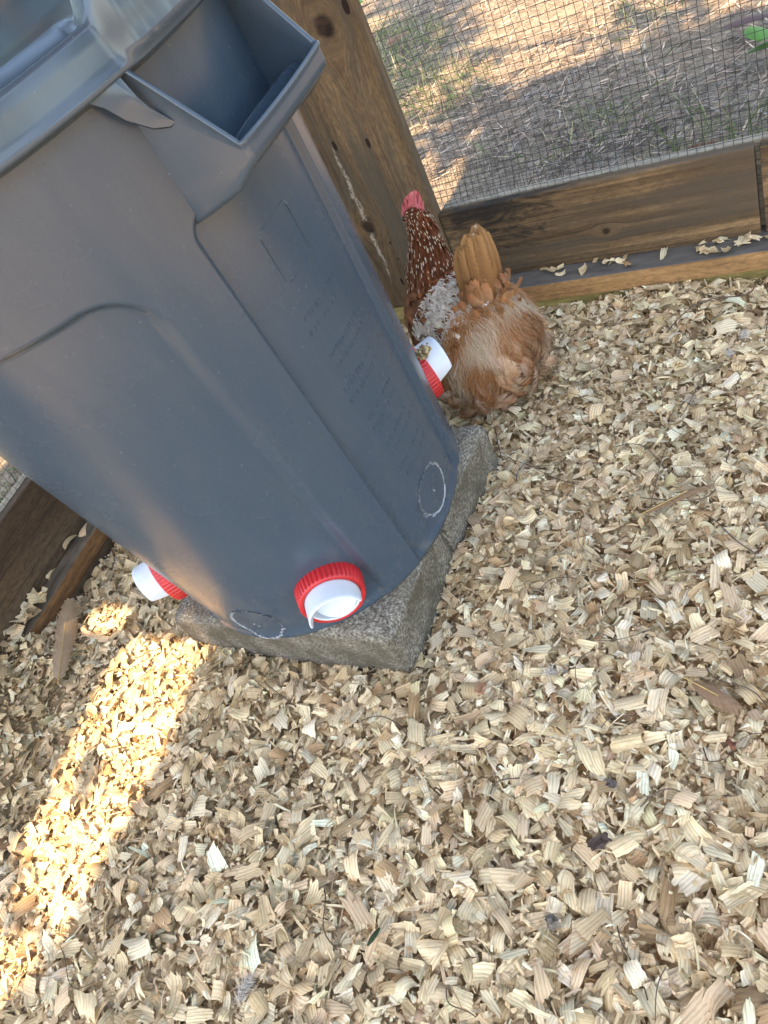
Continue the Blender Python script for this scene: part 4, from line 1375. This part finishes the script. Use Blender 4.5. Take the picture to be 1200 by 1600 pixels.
def leaf(name, p, L_, W_, col, label, rz, tilt, seed, cat='leaf'):
    g = np.random.default_rng(seed)
    c = np.array([col]) * g.normal(1, .08)
    b = blades(np.zeros((1, 3)), np.array([[math.cos(rz), math.sin(rz), tilt]]), np.array([[.1, .1, 1.0]]), np.array([L_]), np.array([W_]), c, c * .9, np.array([.5]), 8, 'ovate', .25, .03, g, mid=c * 1.3)
    o = obj(name, fmesh(name, b), MAT['leafgreen'])
    o.location = p
    tag(o, label, cat)
leaf('green_leaf', gpt(574, 1478, .016), .022, .006, (.028, .05, .02), 'dark green sliver of leaf between shavings at bottom centre', 1.2, .25, 1)
leaf('green_leaf', gpt(1168, 82, .03), .075, .042, (.08, .15, .045), 'bright green leaf outside the mesh at the upper right', .3, .3, 2)
leaf('green_leaf', gpt(1196, 62, .05), .09, .05, (.08, .20, .03), 'green leaf cut by the right edge outside the mesh', 2.0, .35, 3)
leaf('dead_leaf', gpt(1072, 232, .02), .075, .034, (.13, .055, .025), 'brown dead leaf just outside the wall over the kick board', .25, .12, 4)
leaf('dead_leaf', gpt(1128, 42, .02), .12, .06, (.13, .08, .075), 'purplish dead leaf at the shade edge outside the mesh', .1, .2, 5)
leaf('dead_leaf', gpt(604, 70, .02), .10, .05, (.20, .10, .07), 'reddish dead leaf on the dirt beside the post outside', 1.0, .2, 6)
leaf('green_leaf', gpt(566, 4, .05), .13, .07, (.09, .22, .03), 'green leaf at the top edge beside the post outside', 2.6, .35, 7)

def feed():
    g = np.random.default_rng(12)
    mw = FEED.matrix_world
    a = R(PORTS[3])
    er = Vector((math.cos(a), math.sin(a), 0)); et = Vector((-math.sin(a), math.cos(a), 0))
    c = mw @ (er * .2550 + et * -.024 + Vector((0, 0, .138)))
    vs, qs, cs = [], [], []
    b = 0
    for k in range(170):
        p = np.array([g.normal(0, .0052), g.normal(0, .0062), abs(g.normal(0, .0038))])
        s = g.uniform(.0007, .0022, 3)
        cube = np.array([[x, y, z] for x in (-1, 1) for y in (-1, 1) for z in (-1, 1)], float) * s
        Rm = rotm(g.uniform(0, 6, 1), g.uniform(0, 3, 1), g.uniform(0, 6, 1))[0]
        vs.append(cube @ Rm.T + p)
        qs.append(np.array([[0, 1, 3, 2], [4, 6, 7, 5], [0, 4, 5, 1], [2, 3, 7, 6], [0, 2, 6, 4], [1, 5, 7, 3]]) + b); b += 8
        cs.append(np.tile(np.array([[.42, .32, .18]]) * g.normal(1, .3), (8, 1)))
    me = npmesh('spilled_feed', np.concatenate(vs), np.concatenate(qs), {'tint': np.concatenate(cs).clip(.03, .8), 'grain': np.concatenate(vs)}, smooth=False)
    o = obj('spilled_feed', me, MAT['straw'])
    o.location = c
    tag(o, 'crumbs of feed caught on the red collar of the port by the hen', 'feed', kind='stuff')
feed()

# ================================================================== GROUND COVER OUTSIDE
def litter():
    g = np.random.default_rng(50)
    def pts(n, y0=1.34, y1=5.2, x0=-3.4, x1=.7):
        out = []; tot = 0
        while tot < n:
            x = g.uniform(x0, x1, n); y = y0 + (y1 - y0) * g.uniform(0, 1, n) ** 1.4
            ix, iy, d = to_px(np.stack([x, y, np.zeros(n)], -1))
            ok = (d > 0) & (ix > 430) & (ix < 1420) & (iy > -160) & (iy < 420)
            out.append(np.stack([x, y], 1)[ok]); tot += ok.sum()
        return np.concatenate(out)[:n]
    parts = []
    n = 15000
    xy = pts(n); dens = mnoise_arr(xy, 2.2)
    keep = dens > -.28 + g.normal(0, .12, n); xy = xy[keep]; n = len(xy)
    yaw = g.normal(.5, .8, n)
    d = np.stack([np.cos(yaw), np.sin(yaw), g.normal(0, .10, n)], -1)
    pal = np.array([(.34, .245, .18), (.48, .37, .285), (.22, .16, .12), (.10, .075, .06), (.30, .275, .25)])
    c = pal[g.choice(5, n, p=[.3, .22, .22, .14, .12])] * g.normal(1, .14, (n, 1))
    root = np.concatenate([xy, (-.026 + g.uniform(0, .014, n))[:, None]], 1)
    parts.append(blades(root, d, np.tile([[0, 0, 1.]], (n, 1)) + g.normal(0, .3, (n, 3)), g.uniform(.02, .085, n), g.uniform(.0012, .0042, n), c, c, g.normal(0, .5, n), 3, 'ovate', .1, 0, g))
    o = obj('straw_litter', fmesh('straw_litter', parts), MAT['straw'])
    tag(o, 'dry straw and needle litter over the dirt outside the mesh', 'litter', kind='stuff')
    # grass
    parts = []
    n = 13000
    xy = pts(n)
    ix, iy, _ = to_px(np.stack([xy[:, 0], xy[:, 1], np.zeros(n)], -1))
    dens = mnoise_arr(xy, 2.6) + .9 * np.exp(-((ix - 1150) / 90) ** 2 - ((iy - 210) / 60) ** 2) + .75 * np.exp(-((ix - 640) / 90) ** 2 - ((iy - 90) / 75) ** 2)
    keep = dens > .46 + g.normal(0, .10, n); xy = xy[keep]; n = len(xy)
    d = np.stack([g.normal(0, .6, n), g.normal(0, .6, n), g.uniform(.25, 1, n)], -1)
    c = np.where((g.random(n) < .55)[:, None], np.array([[.11, .155, .055]]), np.array([[.27, .25, .14]])) * g.normal(1, .2, (n, 1))
    root = np.concatenate([xy, np.full((n, 1), -.026)], 1)
    parts.append(blades(root, d, g.normal(0, 1, (n, 3)), g.uniform(.03, .12, n), g.uniform(.0022, .0052, n), c, c * 1.25, g.normal(.8, .4, n), 5, 'point', .1, 0, g))
    # grass beyond the left wall
    n = 3000
    xy = np.stack([g.uniform(-3.4, -1.42, n), g.uniform(-.6, 1.6, n)], 1)
    d = np.stack([g.normal(0, .6, n), g.normal(0, .6, n), g.uniform(.3, 1, n)], -1)
    c = np.where((g.random(n) < .65)[:, None], np.array([[.11, .17, .055]]), np.array([[.27, .25, .13]])) * g.normal(1, .2, (n, 1))
    root = np.concatenate([xy, np.full((n, 1), -.026)], 1)
    parts.append(blades(root, d, g.normal(0, 1, (n, 3)), g.uniform(.05, .16, n), g.uniform(.003, .006, n), c, c * 1.25, g.normal(.8, .4, n), 5, 'point', .1, 0, g))
    o = obj('grass', fmesh('grass', parts), MAT['leafgreen'])
    tag(o, 'thin patches of short grass outside the mesh', 'grass', kind='stuff')
    mt = plain('twig_wood', (.30, .25, .19), .85, .3, 60)
    for i, (a, b, lab) in enumerate((((940, 115), (975, 93), 'pale twig in the shade outside the mesh'), ((1008, 78), (1005, 60), 'short white twig at the edge of the shade outside'),
                                     ((1040, 130), (1065, 112), 'thin grey twig right of the bare dirt patch outside'), ((640, 205), (655, 193), 'pale twig on sunny dirt near the post outside'),
                                     ((785, 145), (835, 118), 'dark twig across the shade edge outside the mesh'))):
        p0 = gpt(*a, .0); p1 = gpt(*b, .004)
        t = np.linspace(0, 1, 8)[:, None]
        p = (p1 - p0) * t + np.array([0, 0, 1.]) * np.sin(t * 5) * .003
        v, q = wire_bars([p], .0032 if i != 4 else .002)
        o = obj('twig', npmesh('twig', v, q), mt); o.location = p0
        tag(o, lab, 'twig', 'twigs on the dirt outside the mesh')
litter()

# --- a tree whose boughs dapple the dirt outside
def tree():
    g = np.random.default_rng(60)
    e = empty('shade_tree', (-4.6, 2.2, -.05), 'broadleaf tree standing outside whose boughs dapple the dirt with shade', 'tree')
    B = np.array([-4.6, 2.2, -.05])
    segs = []
    def limb(p0, p1, r0, r1, sag=.15):
        t = np.linspace(0, 1, 10)[:, None]
        p = p0 * (1 - t) + p1 * t + np.array([0, 0, 1.]) * np.sin(np.pi * t) * sag
        r = r0 * (1 - t) + r1 * t
        a = np.linspace(0, 2 * np.pi, 11)[:-1]
        dd = (p1 - p0) / np.linalg.norm(p1 - p0)
        s = np.cross(dd, [0.3, .9, .1]); s /= np.linalg.norm(s); b = np.cross(dd, s)
        ring = p[:, None] + r[:, None] * (np.cos(a)[None, :, None] * s + np.sin(a)[None, :, None] * b)
        segs.append(ring)
    top = np.array([.3, -.2, 4.6])
    limb(np.zeros(3), top, .16, .09, 0)
    tips = []
    # where boughs should hang: shadow (x, y) on the ground at height z comes from (x, y - z*cot)
    for sx, sy, z, sp, n in ((-1.70, 2.95, 3.4, .34, 800), (-1.45, 3.9, 3.8, .50, 700), (-1.04, 2.30, 3.0, .11, 100), (-.45, 2.52, 3.3, .16, 60), (-2.4, 3.5, 4.0, .6, 420), (-.75, 3.75, 4.0, .30, 90), (-1.0, -.02, 2.9, .15, 40), (-3.2, 2.6, 4.4, .7, 300), (-1.55, 2.25, 3.2, .16, 90), (-3.9, 3.8, 4.8, .9, 300)):
        c = np.array([sx, sy - z * SUN_COT, z]) - B
        limb(top * g.uniform(.6, .95), c, .05, .012, .1)
        tips.append((c, sp, n))
    V_, Q_, b = [], [], 0
    for ring in segs:
        V_.append(ring.reshape(-1, 3)); q = grid_quads(10, 10)
        q2 = []
        for i in range(9):
            for j in range(10): q2.append((i * 10 + j, i * 10 + (j + 1) % 10, (i + 1) * 10 + (j + 1) % 10, (i + 1) * 10 + j))
        Q_.append(np.array(q2) + b); b += 100
    obj('trunk', npmesh('trunk', np.concatenate(V_), np.concatenate(Q_)), MAT['bark'], e)
    parts = []
    for c, sp, n in tips:
        cl = c + g.normal(0, sp * .55, (max(4, n // 12), 3)) * np.array([1, 1, .5])
        root = cl[g.integers(0, len(cl), n)] + g.normal(0, .09, (n, 3))
        d = g.normal(0, 1, (n, 3)); d[:, 2] -= .4
        col = np.array([[.07, .115, .03]]) * g.normal(1, .25, (n, 1)).clip(.4, 2)
        parts.append(blades(root, d, g.normal(0, .4, (n, 3)) + np.array([0, 0, 1.]), g.uniform(.07, .13, n), g.uniform(.04, .075, n), col, col, g.normal(.3, .3, n), 4, 'ovate', .15, 0, g))
    obj('crown', fmesh('crown', parts), MAT['leafgreen'], e)
tree()

# --- woodland round the run: the sky seen in the glossy lid is broken by these crowns
def wood():
    g = np.random.default_rng(91)
    e = empty('woodland_tree', (-6.5, 6.0, -.05), 'tall leafy tree standing back from the run', 'tree', 'trees round the run')
    vs, qs, b = [], [], 0
    def limb(p0, p1, r0, r1):
        nonlocal b
        t = np.linspace(0, 1, 8)[:, None]
        p = p0 * (1 - t) + p1 * t + g.normal(0, .03, (8, 3))
        r = r0 * (1 - t) + r1 * t
        a = np.linspace(0, 2 * np.pi, 10)[:-1]
        dd = (p1 - p0) / np.linalg.norm(p1 - p0); s_ = np.cross(dd, [.3, .9, .1]); s_ /= np.linalg.norm(s_); bb = np.cross(dd, s_)
        ring = p[:, None] + r[:, None] * (np.cos(a)[None, :, None] * s_ + np.sin(a)[None, :, None] * bb)
        vs.append(ring.reshape(-1, 3))
        q = [(i * 9 + j, i * 9 + (j + 1) % 9, (i + 1) * 9 + (j + 1) % 9, (i + 1) * 9 + j) for i in range(7) for j in range(9)]
        qs.append(np.array(q) + b); b += 72
    top = np.array([.2, .1, 6.5])
    limb(np.zeros(3), top, .2, .07)
    cl = []
    for k in range(16):
        z = g.uniform(1.6, 6.2); a = g.uniform(0, 6.28); r = g.uniform(.9, 2.3) * (1.15 - z / 9)
        c = np.array([math.cos(a) * r, math.sin(a) * r, z + .5])
        limb(top * (z / 6.5), c, .05, .015); cl.append(c)
    cl = np.array(cl)
    n = 2600
    root = cl[g.integers(0, 16, n)] + g.normal(0, .42, (n, 3))
    col = np.array([[.055, .09, .028]]) * g.normal(1, .3, (n, 1)).clip(.4, 2)
    lv = blades(root, g.normal(0, 1, (n, 3)) - np.array([0, 0, .4]), g.normal(0, .5, (n, 3)) + np.array([0, 0, 1.]), g.uniform(.14, .26, n), g.uniform(.08, .14, n), col, col, g.normal(.3, .3, n), 3, 'ovate', .15, 0, g)
    tr_ = obj('trunk', npmesh('trunk', np.concatenate(vs), np.concatenate(qs)), MAT['bark'], e)
    cr_ = obj('crown', fmesh('crown', lv), MAT['leafgreen'], e)
    for i, (x, y, rz, sc) in enumerate(((-8.5, 3.2, 1.3, 1.0), (-4.2, 9.0, 2.2, 1.1), (-9.5, 9.0, 3.4, 1.3), (-10, -.5, 4.2, 1.1), (-1.0, 11.5, 5.0, 1.2), (3.8, 10.5, .6, 1.0), (7.5, -6.5, 1.9, 1.0), (9.5, 1.5, 3.0, 1.2))):
        c = e.copy(); COL.objects.link(c)
        c.location = (x, y, -.05); c.rotation_euler = (0, 0, rz); c.scale = (sc, sc, sc)
        for ch in (tr_, cr_):
            d = ch.copy(); COL.objects.link(d); d.parent = c
wood()
